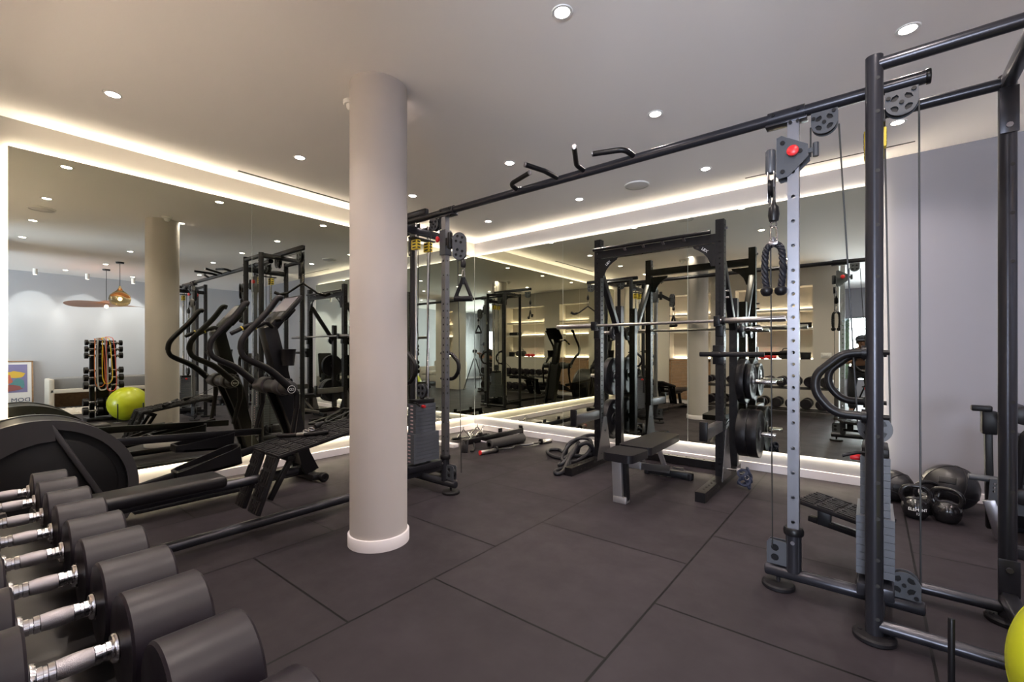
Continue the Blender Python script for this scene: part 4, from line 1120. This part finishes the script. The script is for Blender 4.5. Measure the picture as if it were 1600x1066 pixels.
kettlebell(.385, 4.125, math.radians(-18), 'plain black kettlebell, right of the front pair', .875)
kettlebell(.300, 4.27, math.radians(30), 'black kettlebell tucked behind the front pair', .86)

# ------------------------------------------------------------------ machine half hidden behind the right tower
mc = thing('seated_leg_machine', 'dark seated weight machine with grey side plates behind the right cable tower', 'weight machine', (.80, 3.90, 0))
C_ = lambda n, m, mt: part(mc, n, m, mt, True)
C_('base_beam', MB().span((.60, 3.62, 0), (1.25, 3.69, .06), bev=.01), FRAME)
C_('base_beam', MB().span((.60, 4.16, 0), (1.25, 4.23, .06), bev=.01), FRAME)
C_('base_spine', MB().span((.88, 3.62, .03), (.95, 4.23, .09), bev=.01), FRAME)
C_('front_post', MB().bar((.555, 3.93, .06), (.545, 3.93, .80), .035, .05, bev=.006), BLACK)
C_('post_clamp', MB().box((.55, 3.92, .70), (.07, .07, .14), bev=.01).box((.515, 3.90, .785), (.09, .05, .035), bev=.008), BLACK)
C_('horn', MB().cyl((.455, 3.88, .368), (.66, 3.90, .362), .019, 18, bev=.005), GREYPL)
C_('selector_plate', MB().plate([(-.05, -.12), (.10, -.12), (.12, .0), (.08, .09), (-.04, .07)], [circle(-.02, .045, .007, 8), circle(-.022, .022, .007, 8), circle(-.024, 0, .007, 8), circle(.01, .04, .007, 8), circle(.008, .015, .007, 8)], (.585, 3.86, .30), (1, 0, 0), (0, 0, 1), .008), GREYPL)
C_('side_plate', MB().bar((.54, 3.86, .245), (.595, 3.87, .02), .055, .02, bev=.004), STEEL)
C_('link_rod', MB().bar((.60, 3.88, .70), (.72, 3.90, .40), .022, .03, bev=.004), STEEL)
C_('seat_pad', MB().box((.95, 3.92, .44), (.34, .34, .07), bev=.03, seg=4), UPH)
C_('back_pad', MB().box((1.14, 3.92, .80), (.08, .32, .58), rot=(0, .14, 0), bev=.03, seg=4), UPH)
C_('seat_post', MB().span((.90, 3.88, .08), (.96, 3.96, .41), bev=.006), FRAME)
C_('back_post', MB().bar((1.12, 3.92, .08), (1.19, 3.92, 1.0), .06, .06, bev=.008), FRAME)
C_('roller_arm', MB().tube([(.72, 3.74, .72), (.66, 3.74, .66), (.64, 3.80, .30)], .02, 12, fil=.05), BLACK)
C_('roller_pad', MB().cyl((.66, 3.72, .77), (.66, 4.08, .77), .052, 22, bev=.012), UPH)
C_('roller_pad', MB().cyl((.66, 3.74, .31), (.66, 4.08, .31), .045, 22, bev=.012), UPH)
C_('side_bar', MB().bar((.62, 3.83, .30), (1.15, 3.83, .30), .05, .07, bev=.008), GREYPL)
C_('weight_box', MB().span((.68, 4.02, .06), (.86, 4.18, .62), bev=.01), BLACK)
# ------------------------------------------------------------------ dumbbells in the foreground, on a two-tier rack
URE = mat('dumbbell_urethane', (.0115, .0085, .0125), .42, spec=.25, bump=.03, bscale=240, rvary=.06, vscale=14)
KNURL = mat('knurled_steel', (.40, .38, .40), .45, metal=1.0, bump=.5, bscale=900)
HCH = mat('handle_chrome', (.70, .68, .70), .14, metal=1.0)
RKB = mat('dumbbell_rack_paint', (.045, .040, .042), .40, spec=.5)
def dumbbell(x, y, z, r, L, label, group, hl=.0575, hr=.0155, mats=(URE, HCH, KNURL)):
    """axis along Y; hl = half of the visible handle, L = head length"""
    o = thing('dumbbell', label, 'dumbbell', (x, y, z - r), group=group)
    c = (0, 0, r)
    for s in (-1, 1):
        b = r * .14
        prof = [(0, 0), (hr * 1.7, 0), (hr * 1.8, -.003), (r * .60, .001), (r * .955, .002), (r, .002 + r * .045), (r, L - r * .06), (r * .94, L), (r * .5, L), (r * .48, L - .002), (0, L - .002)]
        part(o, 'head', MB().lathe(prof, (0, s * hl, r), (0, s, 0), 40), mats[0])
        part(o, 'collar_ring', MB().lathe([(hr, -.012), (hr * 1.50, -.011), (hr * 1.62, -.008), (hr * 1.62, -.004), (hr * 1.35, -.002), (hr * 1.35, .002)], (0, s * hl, r), (0, s, 0), 24), mats[1])
        # polished bands with a groove between
        part(o, 'polished_band', MB().lathe([(hr * .98, .40 * hl), (hr * 1.04, .42 * hl), (hr * 1.02, .56 * hl), (hr * .90, .575 * hl), (hr * .90, .66 * hl), (hr * 1.0, .675 * hl), (hr * .97, 1.0 * hl)], (0, 0, r), (0, s, 0), 20), mats[1])
    part(o, 'knurled_grip', MB().lathe([(hr, -.40 * hl), (hr * 1.08, -.2 * hl), (hr * 1.10, 0), (hr * 1.08, .2 * hl), (hr, .40 * hl)], (0, 0, r), (0, 1, 0), 20), mats[2])
    return o
xs_ = [-2.485, -2.297, -2.086, -1.879, -1.672, -1.469, -1.264, -1.056, -.835, -.61]
ords = ['leftmost and smallest grey dumbbell on the upper tier, farthest from the camera', 'second dumbbell from the far end of the upper tier', 'third dumbbell from the far end of the upper tier', 'fourth dumbbell from the far end of the upper tier', 'fifth dumbbell from the far end of the upper tier', 'sixth dumbbell from the far end of the upper tier',
        'seventh dumbbell from the far end of the upper tier', 'large dumbbell whose whole chrome handle crosses the lower left corner', 'large dumbbell with a seam line at the bottom edge of the view', 'largest dumbbell, nearest the camera, only its head top in view']
YD = .1325
for i, x in enumerate(xs_):
    r = .0655 + .0185 * min(1, i / 6) + .005 * min(1, max(0, i - 6))
    dumbbell(x, YD, .60 , r, .098 + .028 * min(1, i / 6), ords[i], 'grey dumbbells on the upper tier')
lows = ['first', 'second', 'third', 'fourth', 'fifth', 'sixth', 'seventh', 'eighth', 'ninth']
for i in range(9):
    dumbbell(-2.44 + i * .222, YD + .06, .225, .080 + .001 * i, .12, '%s dumbbell on the lower tier counted from the elliptical, seen in the back mirror' % lows[i], 'dumbbells on the lower tier')
dr = thing('dumbbell_rack', 'long dark two-tier dumbbell rack against the niche wall', 'dumbbell rack', (-1.56, .14, 0))
D_ = lambda n, m, mt: part(dr, n, m, mt, True)
for z, yo in ((.60, 0), (.225, .06)):
    for dy in (-.115, .115):
        D_('tier_rail', MB().span((-2.66, YD + yo + dy - .03, z - .135), (-.44, YD + yo + dy + .03, z - .105), bev=.006), RKB)
    n = xs_ if z > .5 else [-2.44 + i * .222 for i in range(9)]
    for i, x in enumerate(n):
        for dy in (-.105, .105):
            m = MB(); R = .092; pts = []
            for k in range(9):
                a = math.radians(-128 + 76 * k / 8); pts.append((R * math.cos(a), R * math.sin(a)))
            out = pts + [(p[0] * 1.05, p[1] * 1.05) for p in pts[::-1]]
            m.plate(out, [], (x, YD + yo + dy, z + .004), (1, 0, 0), (0, 0, 1), .075)
            D_('saddle', m, RKB)
D_('tray', MB().span((-2.66, YD - .10, .470), (-.44, YD + .105, .476), bev=.002), mat('rack_tray_grey', (.035, .033, .035), .35, metal=.5))
for x in (-2.63, -.47):
    D_('end_post', MB().bar((x, .20, .02), (x, .10, .50), .05, .07, bev=.006), RKB)
    D_('end_foot', MB().span((x - .03, -.10, 0), (x + .03, .36, .045), bev=.008), RKB)
    D_('tier_arm', MB().span((x - .025, -.02, .44), (x + .025, .28, .475), bev=.006), RKB)
    D_('tier_arm', MB().span((x - .025, .02, .065), (x + .025, .34, .10), bev=.006), RKB)
# ------------------------------------------------------------------ yellow ball and loading pins on the right
BALL = mat('lime_vinyl', (.42, .46, .015), .32, spec=.5)
yb = thing('exercise_ball', 'large lime yellow exercise ball at the right edge of the floor', 'exercise ball', (.562, 1.83, 0))
part(yb, 'shell', MB().sph((0, 0, .272), .272, 56, 36), BALL)
m = MB()
for k in range(-4, 5):
    z = k * .046; rr = math.sqrt(.272 ** 2 - z * z) * 1.0
    m.torus((0, 0, 0), (1, 0, 0), rr, .0016, 64, 5).shift((0, 0, 0))
    vs = list(m.bm.verts)[-64 * 5:]
    for v in vs: v.co.x += z
m.xf(Matrix.Translation((0, 0, .272)) @ Matrix.Rotation(.5, 4, 'Z') @ Matrix.Rotation(.35, 4, 'Y'))
part(yb, 'ridges', m, BALL)
part(yb, 'valve_plug', MB().cyl((.20, .17, .31), (.212, .18, .313), .008, 10), WHT)
def loading_pin(x, y, label):
    t = thing('loading_pin', label, 'loading pin', (x, y, 0))
    part(t, 'base_disc', MB().lathe([(0, 0), (.05, 0), (.05, .008), (.046, .012), (0, .012)], seg=24), RKB)
    part(t, 'rod', MB().cyl((0, 0, .012), (0, 0, .30), .0085, 12, bev=.002), BLACK)
loading_pin(.192, 1.947, 'thin black loading pin standing on the floor beside the yellow ball')
loading_pin(.30, 1.65, 'thin black loading pin seen in front of the ball in the left mirror')

# ------------------------------------------------------------------ dumbbell tower with bands
tw = thing('dumbbell_tower', 'tall black vertical dumbbell tower beside the yellow ball', 'dumbbell rack', (.95, 1.58, 0))
T_ = lambda n, m, mt: part(tw, n, m, mt, True)
T_('base', MB().span((.78, 1.36, 0), (1.12, 1.80, .05), bev=.012), BLACK)
for y in (1.445, 1.715):
    T_('column', MB().span((.93, y - .03, .05), (1.0, y + .03, 1.30), bev=.006), BLACK)
T_('top_bar', MB().span((.92, 1.42, 1.27), (1.01, 1.74, 1.31), bev=.006), BLACK)
T_('centre_board', MB().span((.985, 1.50, .06), (1.005, 1.66, 1.24), bev=.004), BLACK)
zs_ = [1.27, 1.165, 1.06, .93, .82, .70, .575, .44, .305, .165]
tn = ['top', 'second', 'third', 'fourth', 'fifth', 'sixth', 'seventh', 'eighth', 'ninth', 'bottom']
for ci, y in enumerate((1.445, 1.715)):
    for i, z in enumerate(zs_):
        if i in (3, 7): continue
        hook = T_('cradle', MB().span((.84, y - .028, z - .030), (.95, y + .028, z - .017), bev=.003), BLACK)
        dumbbell(.88, y, z, .046 + .002 * i, .042 + .003 * i, 'small black dumbbell with chrome handle, %s of the tower column %s' % (tn[i], ('away from the ball', 'next to the ball')[ci]), 'small dumbbells on the tower', hl=.054, hr=.016, mats=(BLKPL, HCH, HCH))
for k, (nm, col, dy, zb, w) in enumerate((('orange', (.62, .16, .02), -.085, .55, .010), ('grey', (.35, .33, .33), -.055, .50, .020), ('yellow', (.70, .50, .03), .0, .60, .010), ('red', (.60, .08, .05), .045, .48, .009))):
    bm_ = mat('%s_band_rubber' % nm, col, .55)
    y = 1.58 + dy
    xb_ = .812 - .024 * k
    pts = smooth_curve([(xb_, y - .035, 1.30), (xb_, y - .04, 1.0), (xb_, y - .03, zb + .08), (xb_, y + .02, zb), (xb_, y + .085, zb + .08), (xb_, y + .075, 1.0), (xb_, y + .05, 1.30), (.87, y + .04, 1.325 + .012 * k), (.87, y - .03, 1.325 + .012 * k)], 6, closed=True)
    solo('resistance_band', '%s resistance band looped over the dumbbell tower' % nm, 'resistance band', MB().tube(pts, w * .6, 6, closed=True), bm_, (.80, y, zb))
T_('band_peg', MB().cyl((.70, 1.53, 1.300), (.95, 1.53, 1.300), .010, 10), CHROME)
T_('band_peg', MB().cyl((.70, 1.62, 1.300), (.95, 1.62, 1.300), .010, 10), CHROME)

# ------------------------------------------------------------------ lounge side, seen in the mirrors
CREAM = mat('cream_upholstery', (.55, .50, .44), .85, bump=.2, bscale=120)
GREYF = mat('grey_woven_fabric', (.22, .215, .22), .9, bump=.3, bscale=160)
OAK = mat('oak_wood', (.34, .20, .11), .5, vary=.15, vscale=20)
bc = thing('cushioned_bench', 'cream framed bench with grey cushion along the right wall', 'bench', (3.3, 1.9, 0))
part(bc, 'cushion', MB().span((3.08, 1.20, .40), (3.62, 2.75, .62), bev=.04), GREYF, True)
part(bc, 'seat_frame', MB().span((3.04, 1.16, .33), (3.66, 2.80, .41), bev=.02), CREAM, True)
for y in (1.19, 2.77): part(bc, 'side_panel', MB().span((3.04, y - .04, 0), (3.66, y + .04, .60 if y < 2 else .34), bev=.02), CREAM, True)
part(bc, 'back_panel', MB().span((3.60, 1.22, .02), (3.64, 2.74, .34), bev=.004), OAK, True)
rg = solo('shag_rug', 'cream shaggy rug on the lounge floor in front of the bench', 'rug', MB(), CREAM) if False else None
m = MB(); rr = random.Random(5); nx_, ny_ = 34, 60; vs = []; fs = []
for i in range(nx_ + 1):
    for j in range(ny_ + 1):
        e = min(i, nx_ - i, j, ny_ - j)
        vs.append(V((2.05 + .9 * i / nx_ + rr.uniform(-.012, .012), .75 + 1.6 * j / ny_ + rr.uniform(-.012, .012), (.012 if e == 0 else .03 + rr.uniform(0, .035)))))
for i in range(nx_):
    for j in range(ny_):
        a = i * (ny_ + 1) + j; fs.append((a, a + ny_ + 1, a + ny_ + 2, a + 1))
m._faces(vs, fs)
solo('shag_rug', 'cream shaggy rug on the lounge floor in front of the bench', 'rug', m, CREAM, (2.5, 1.55, 0))
# framed poster leaning on the right wall
ps = thing('framed_poster', 'oak framed colourful poster leaning on the right wall', 'poster', (3.86, .66, 0))
tilt = Matrix.Translation((3.80, .66, 0)) @ Matrix.Rotation(math.radians(6), 4, 'Y')
def PP(n, m_, mt): return part(ps, n, m_.xf(tilt), mt, True)
fm = MB()
for a, b in (((0, -.36, 0), (.025, -.335, .95)), ((0, .335, 0), (.025, .36, .95)), ((0, -.36, 0), (.025, .36, .025)), ((0, -.36, .925), (.025, .36, .95))): fm.span(a, b, bev=.002)
PP('frame', fm, OAK)
PP('paper', MB().span((.010, -.335, .025), (.016, .335, .925)), mat('poster_paper', (.78, .76, .76), .7))
PP('sky_block', MB().span((.0075, -.28, .34), (.010, .28, .88)), mat('poster_violet', (.22, .20, .38), .7))
rr = random.Random(11)
def blob(cy, cz, ry, rz, x, colr, nm):
    pts = [(cy + ry * math.cos(a) * rr.uniform(.75, 1.15), cz + rz * math.sin(a) * rr.uniform(.75, 1.15)) for a in [2 * PI * i / 16 for i in range(16)]]
    PP(nm, MB().plate(pts, [], (x, 0, 0), (0, 1, 0), (0, 0, 1), .0012), mat('poster_' + nm, colr, .7))
blob(.10, .68, .15, .07, .0065, (.70, .45, .06), 'yellow_patch')
blob(-.08, .58, .17, .12, .006, (.55, .14, .10), 'red_patch')
blob(.16, .50, .10, .11, .0055, (.10, .26, .28), 'teal_patch')
blob(.02, .43, .22, .06, .005, (.30, .10, .10), 'maroon_patch')
lt = MB(); text_mesh(lt, 'DOM', .11, (.0085, .19, .19), (0, -1, 0), (0, 0, 1), .0008)
PP('navy_lettering', lt, mat('poster_navy', (.03, .06, .14), .7))
stk = solo('wooden_stick', 'dark wooden stick leaning on the right wall beside the poster', 'stick', MB().cyl((3.70, .50, .0), (3.92, .52, 1.25), .014, 12, bev=.003), mat('dark_wood', (.05, .03, .025), .5), (3.70, .50, 0))
# pendants
AMB = bpy.data.materials.new('amber_glass'); AMB.use_nodes = True
b_ = AMB.node_tree.nodes['Principled BSDF']
b_.inputs['Base Color'].default_value = (.62, .44, .20, 1); b_.inputs['Roughness'].default_value = .08
b_.inputs['Transmission Weight'].default_value = 1.0; b_.inputs['IOR'].default_value = 1.2
BULB = emat('warm_bulb', (1.0, .72, .42), 22.0)
pg = thing('glass_pendant', 'amber glass onion-shaped pendant lamp hanging by a cord', 'pendant lamp', (1.37, 1.87, 1.93))
G_ = lambda n, m, mt: part(pg, n, m, mt, True)
o3 = (1.37, 1.87, 0)
G_('glass_shade', MB().lathe([(.035, 1.925), (.09, 1.935), (.135, 1.975), (.155, 2.05), (.14, 2.115), (.09, 2.165), (.045, 2.20), (.020, 2.25), (.012, 2.28)], o3, seg=36), AMB)
G_('cord', MB().cyl((1.37, 1.87, 2.28), (1.37, 1.87, 2.69), .004, 8), BLACK)
G_('canopy', MB().lathe([(0, 2.675), (.055, 2.675), (.06, 2.70), (0, 2.70)], o3, seg=24), BLACK)
G_('bulb', MB().sph((1.37, 1.87, 2.05), .024, 14, 10), BULB)
pc_ = thing('saucer_pendant', 'wide flat copper saucer pendant lamp with warm bulb', 'pendant lamp', (2.47, 1.87, 1.98))
COP = mat('copper_weave', (.42, .20, .12), .45, metal=.6, bump=.4, bscale=60)
m = MB(); vs = []; fs = []; N = 64
for k, (r, z) in enumerate(((.04, 2.10), (.12, 2.065), (.30, 2.035), (.48, 2.02), (.58, 2.01))):
    for i in range(N):
        a = 2 * PI * i / N; rr2 = r * (1 + (.04 * math.sin(3 * a + 1) if k > 2 else 0)); vs.append(V((2.47 + rr2 * math.cos(a), 1.87 + rr2 * math.sin(a), z + (.03 * math.sin(2 * a) * k / 4))))
for k in range(4):
    for i in range(N): j = (i + 1) % N; fs.append((k * N + i, k * N + j, (k + 1) * N + j, (k + 1) * N + i))
m._faces(vs, fs)
bmesh.ops.solidify(m.bm, geom=list(m.bm.faces), thickness=.006)
part(pc_, 'saucer_shade', m, COP, True)
part(pc_, 'cord', MB().cyl((2.47, 1.87, 2.09), (2.47, 1.87, 2.69), .004, 8), BLACK, True)
part(pc_, 'canopy', MB().lathe([(0, 2.675), (.055, 2.675), (.06, 2.70), (0, 2.70)], (2.47, 1.87, 0), seg=24), BLACK, True)
part(pc_, 'bulb', MB().sph((2.47, 1.87, 1.985), .030, 14, 10), BULB, True)
# surface spotlights washing the right wall
for i, (x, y, lb) in enumerate(((3.45, .28, 'first'), (3.45, 1.01, 'second'), (3.45, 1.74, 'third'), (3.47, 2.47, 'fourth'), (3.47, 3.20, 'fifth'))):
    t = thing('surface_spotlight', 'small white cylinder spotlight by the right wall, %s from the poster end' % lb, 'spotlight', (x, y, 2.70), group='spotlights along the right wall')
    part(t, 'body', MB().lathe([(.026, -.11), (.032, -.112), (.034, -.108), (.034, 0), (0, 0)], seg=20), PAINT_W)
    part(t, 'lens', MB().lathe([(0, -.100), (.028, -.100)], seg=16), SPOT)
    l = bpy.data.lights.new('spotlight_lamp', 'SPOT'); l.energy = 20; l.color = (.90, .92, 1.0); l.spot_size = math.radians(64); l.spot_blend = .6; l.shadow_soft_size = .02
    lo = bpy.data.objects.new('spotlight_lamp', l); COL.objects.link(lo); lo.parent = t; lo.location = (0, 0, -.115); lo.rotation_euler = (0, math.radians(-33), 0)
# lounge sofa
sf = thing('lounge_sofa', 'low cream sofa in the lounge, seen in the corner of the mirrors', 'sofa', (2.5, -1.1, 0))
S_ = lambda n, m, mt: part(sf, n, m, mt, True)
S_('base', MB().span((1.9, -1.6, .10), (3.4, -.75, .32), bev=.03), CREAM)
S_('seat_cushion', MB().span((2.08, -1.42, .31), (2.64, -.74, .46), bev=.05), CREAM)
S_('seat_cushion', MB().span((2.66, -1.42, .31), (3.22, -.74, .46), bev=.05), CREAM)
S_('backrest', MB().span((1.9, -1.66, .25), (3.4, -1.44, .80), bev=.06), CREAM)
for x in (1.9, 3.24): S_('armrest', MB().span((x, -1.6, .2), (x + .17, -.74, .60), bev=.05), CREAM)
for x in (2.0, 3.3):
    for y in (-1.52, -.84): S_('leg', MB().cyl((x, y, 0), (x, y, .12), .022, 10), OAK)
# things on the niche counter
GB = mat('black_nylon', (.012, .012, .013), .6, bump=.2, bscale=200)
g = thing('gym_bag', 'black gym bag on the niche counter above the dumbbell rack', 'bag', (-1.27, -.56, .976))
part(g, 'body', MB().box((0, 0, .085), (.30, .17, .165), bev=.06, seg=4), GB)
part(g, 'carry_strap', MB().tube([(-.09, -.0, .15), (-.07, .0, .21), (.07, 0, .21), (.09, 0, .15)], .009, 8, fil=.04), GB)
g = thing('boxing_gloves', 'red boxing gloves lying on the niche counter beside the gym bag', 'boxing gloves', (-1.56, -.54, .976))
part(g, 'glove', MB().sph((0, 0, .045), .06, 18, 12, (1.35, .9, .75)), RED)
part(g, 'glove', MB().sph((-.13, .02, .045), .06, 18, 12, (1.3, .95, .75)), RED)
part(g, 'cuff', MB().cyl((.06, 0, .045), (.11, 0, .045), .038, 16, bev=.006), RED)
g = thing('storage_box', 'black box at the right end of the niche counter', 'box', (-.975, -.57, .976))
part(g, 'box_body', MB().box((0, 0, .055), (.16, .18, .11), bev=.008), BLKPL)
part(g, 'box_lid', MB().box((0, 0, .12), (.168, .188, .022), bev=.006), BLKPL)
g = thing('rolled_mat', 'dark rolled mat on the middle niche shelf', 'mat', (-1.08, -.56, 1.573))
part(g, 'roll', MB().cyl((-.20, 0, .05), (.20, 0, .05), .048, 24, bev=.006), RUBB)
part(g, 'strap', MB().lathe([(.0485, -.012), (.0505, -.012), (.0505, .012), (.0485, .012)], (-.1, 0, .05), (1, 0, 0), 24), GREYF)
# oak louvred panel under the first niche
lv = thing('louvred_panel', 'oak louvred panel below the left wall niche', 'panel', (-3.06, YF, .1))
part(lv, 'frame', MB().span((-3.49, YF, .10), (-3.45, YF + .02, .95)).span((-2.67, YF, .10), (-2.63, YF + .02, .95)).span((-3.49, YF, .10), (-2.63, YF + .02, .14)).span((-3.49, YF, .91), (-2.63, YF + .02, .95)), OAK, True)
lm = MB()
for k in range(24): lm.box((-3.06, YF + .010, .157 + k * .0318), (.76, .006, .026), rot=(.35, 0, 0))
part(lv, 'slats', lm, OAK, True)
sw = thing('light_switch', 'white double light switch on the niche wall', 'switch', (-.65, YF, 1.05))
part(sw, 'plate', MB().span((-.73, YF, 1.01), (-.57, YF + .008, 1.10), bev=.003), PAINT_W, True)
for x in (-.69, -.65, -.61): part(sw, 'rocker', MB().span((x - .016, YF + .006, 1.03), (x + .016, YF + .012, 1.08), bev=.002), PAINT_W, True)
# hedge outside the window
HG = mat('hedge_leaves', (.06, .12, .035), .7, vary=.5, vscale=14, bump=.6, bscale=30)
m = MB(); rr = random.Random(2)
for k in range(16): m.sph((-3 + k * .6, -9.5 + rr.uniform(-.4, .4), 1.1 + rr.uniform(-.3, .4)), .9 + rr.uniform(-.2, .3), 14, 9)
solo('garden_hedge', 'green hedge outside the lounge window', 'hedge', m, HG, (1.5, -9.5, 0))['kind'] = 'stuff'
struct('terrace_floor', MB().span((-8, -16, -.12), (10, YFAR - .21, -.02)), mat('pale_terrace', (.5, .5, .5), .8))
# ------------------------------------------------------------------ photographer behind the camera, seen only in the back mirror
def skin(verts, edges, root, name, sub=2):
    """continuous limb-and-body surface: verts = [((x,y,z), radius or (rx,ry))]"""
    me = bpy.data.meshes.new(name); me.from_pydata([v[0] for v in verts], edges, [])
    o = bpy.data.objects.new(name, me); COL.objects.link(o)
    md = o.modifiers.new('skin', 'SKIN'); md.use_smooth_shade = True
    me.skin_vertices if me.skin_vertices else None
    for i, v in enumerate(verts):
        r = v[1] if isinstance(v[1], tuple) else (v[1], v[1])
        d = me.skin_vertices[0].data[i]; d.radius = r; d.use_root = (i == root)
    sb = o.modifiers.new('sub', 'SUBSURF'); sb.levels = sub; sb.render_levels = sub
    dg = bpy.context.evaluated_depsgraph_get()
    out = bpy.data.meshes.new_from_object(o.evaluated_get(dg))
    tmp = bmesh.new(); tmp.from_mesh(out)
    bpy.data.objects.remove(o); bpy.data.meshes.remove(me); bpy.data.meshes.remove(out)
    return tmp
SKINM = mat('skin', (.32, .17, .11), .5, spec=.4)
SHIRT = mat('charcoal_shirt', (.025, .027, .035), .85)
TROU = mat('dark_trousers', (.014, .014, .018), .85)
CAPM = mat('navy_cap', (.03, .035, .055), .8)
HAIR = mat('dark_hair', (.015, .011, .009), .6)
PX, PY = -.16, -.46
pr_ = thing('person', 'person in a navy cap stooping behind a camera tripod, reflected in the back mirror', 'person', (PX, PY, 0))
g = []; e = []
def chain(pts, start=None):
    prev = start
    for p in pts:
        g.append(p); i = len(g) - 1
        if prev is not None: e.append((prev, i))
        prev = i
    return prev
pel = chain([((0, -.20, .80), (.125, .10))])
spn = chain([((0, -.13, .93), (.12, .095)), ((.005, -.04, 1.06), (.135, .10)), ((.01, .03, 1.14), (.10, .08))], pel)
nk = chain([((.015, .075, 1.195), .05), ((.02, .105, 1.225), .052)], spn)
hd = chain([((.022, .135, 1.262), (.072, .080)), ((.022, .125, 1.325), (.072, .082)), ((.022, .105, 1.375), (.045, .05))], nk)
chestv = spn - 1
for s in (-1, 1):
    k = chain([((s * .165 + .01, .02, 1.10), .052), ((s * .20, .07, .93), .042), ((s * .13 + .03, .22, .95), .034), ((s * .055 + .05, .31, 1.03), .024)], spn)
    h = chain([((s * .045 + .05, .345, 1.055), (.030, .018)), ((s * .04 + .05, .375, 1.07), (.032, .015))], k)
    for f, (dx, L) in enumerate(((-.024, .050), (-.008, .060), (.008, .056), (.024, .042))):
        b = V((s * .04 + .05 + dx, .385, 1.075))
        chain([(tuple(b), .0085), (tuple(b + V((0, L * .45, .012))), .008), (tuple(b + V((-s * .008, L * .75, -.006))), .0075), (tuple(b + V((-s * .014, L * .82, -.024))), .0065)], h)
    chain([((s * .01 + .05, .36, 1.065), .011), ((-s * .004 + .05, .375, 1.083), .009), ((-s * .012 + .05, .392, 1.088), .0075)], h - 1)
    chain([((s * .10, -.22, .76), .085), ((s * .135, -.08, .44), .058), ((s * .13, -.18, .10), .040), ((s * .135, -.13, .045), .04), ((s * .15, -.03, .032), .032)], pel)
t_ = skin(g, e, 0, 'body')
m = MB(); m.add(t_)
# face: nose, brow, lips, ears
fz = V((.022, .21, 1.275))
m.sph(fz + V((0, .006, -.005)), .014, 10, 8, (.8, 1.1, 1.5))
m.sph(fz + V((0, -.008, -.040)), .016, 10, 6, (1.3, .6, .45))
for s in (-1, 1): m.sph((.022 + s * .074, .125, 1.28), .022, 10, 8, (.35, .8, 1.25))
body = part(pr_, 'body', m, SKINM)
for s in (-1, 1): part(pr_, 'eye', MB().sph(fz + V((s * .028, -.012, .028)), .010, 10, 8), DARKV)
sh_g = [((0, -.20, .80), (.140, .115)), ((0, -.13, .93), (.135, .11)), ((.005, -.04, 1.06), (.15, .115)), ((.01, .035, 1.145), (.11, .09))]
sh_e = [(0, 1), (1, 2), (2, 3)]
for s in (-1, 1):
    n = len(sh_g); sh_g += [((s * .165 + .01, .02, 1.10), .066), ((s * .195, .062, .96), .056)]; sh_e += [(3, n), (n, n + 1)]
m = MB(); m.add(skin(sh_g, sh_e, 0, 'shirt')); part(pr_, 'shirt', m, SHIRT)
tr_g = [((0, -.205, .80), (.145, .12))]; tr_e = []
for s in (-1, 1):
    n = len(tr_g); tr_g += [((s * .10, -.22, .76), .098), ((s * .135, -.08, .44), .070), ((s * .13, -.18, .09), .055)]; tr_e += [(0, n), (n, n + 1), (n + 1, n + 2)]
m = MB(); m.add(skin(tr_g, tr_e, 0, 'trousers')); part(pr_, 'trousers', m, TROU)
for s in (-1, 1): part(pr_, 'shoe', MB().box((s * .143, -.085, .04), (.095, .27, .08), bev=.035, seg=4), BLKPL)
part(pr_, 'cap', MB().lathe([(.094, 0), (.096, .03), (.085, .065), (.05, .09), (0, .098)], (.022, .12, 1.315), (0, .18, .98), 24).box((.022, .235, 1.322), (.13, .11, .012), rot=(-.2, 0, 0), bev=.005), CAPM)
part(pr_, 'hair', MB().lathe([(.083, -.055), (.088, -.02), (.088, .012)], (.022, .112, 1.315), (0, .18, .98), 24), HAIR)
# tripod and camera
tp = thing('camera_tripod', 'black camera tripod with camera seen in the back mirror beside the stooping person', 'tripod', (.07, -.09, 0))
f = V((-math.sin(TH), math.cos(TH), 0)); rgt = V((f.y, -f.x, 0)); b = -f * .11
c0 = V((0, 0, 1.13)) + b
Rm = Matrix((rgt, f, V((0, 0, 1)))).transposed()
part(tp, 'camera_body', MB().box(c0, (.13, .06, .09), rot=Rm, bev=.012).box(c0 + V((0, 0, .055)), (.05, .05, .04), rot=Rm, bev=.01), BLKPL, True)
part(tp, 'lens', MB().lathe([(0, 0), (.034, 0), (.034, .05), (.037, .055), (.037, .070), (.030, .072), (0, .062)], c0 + f * .03, f, 28), BLACK, True)
part(tp, 'head', MB().cyl(c0 - V((0, 0, .13)), c0 - V((0, 0, .045)), .026, 16, bev=.005), BLKPL, True)
part(tp, 'centre_column', MB().cyl((c0.x, c0.y, .62), c0 - V((0, 0, .12)), .014, 14), BLACK, True)
for k in range(3):
    a = TH + PI / 2 + PI + k * 2 * PI / 3
    part(tp, 'leg', MB().tube([(c0.x + .03 * math.cos(a), c0.y + .03 * math.sin(a), .92), (c0.x + .36 * math.cos(a), c0.y + .36 * math.sin(a), .015)], .014, 12, rs=[.016, .010]), BLACK, True)
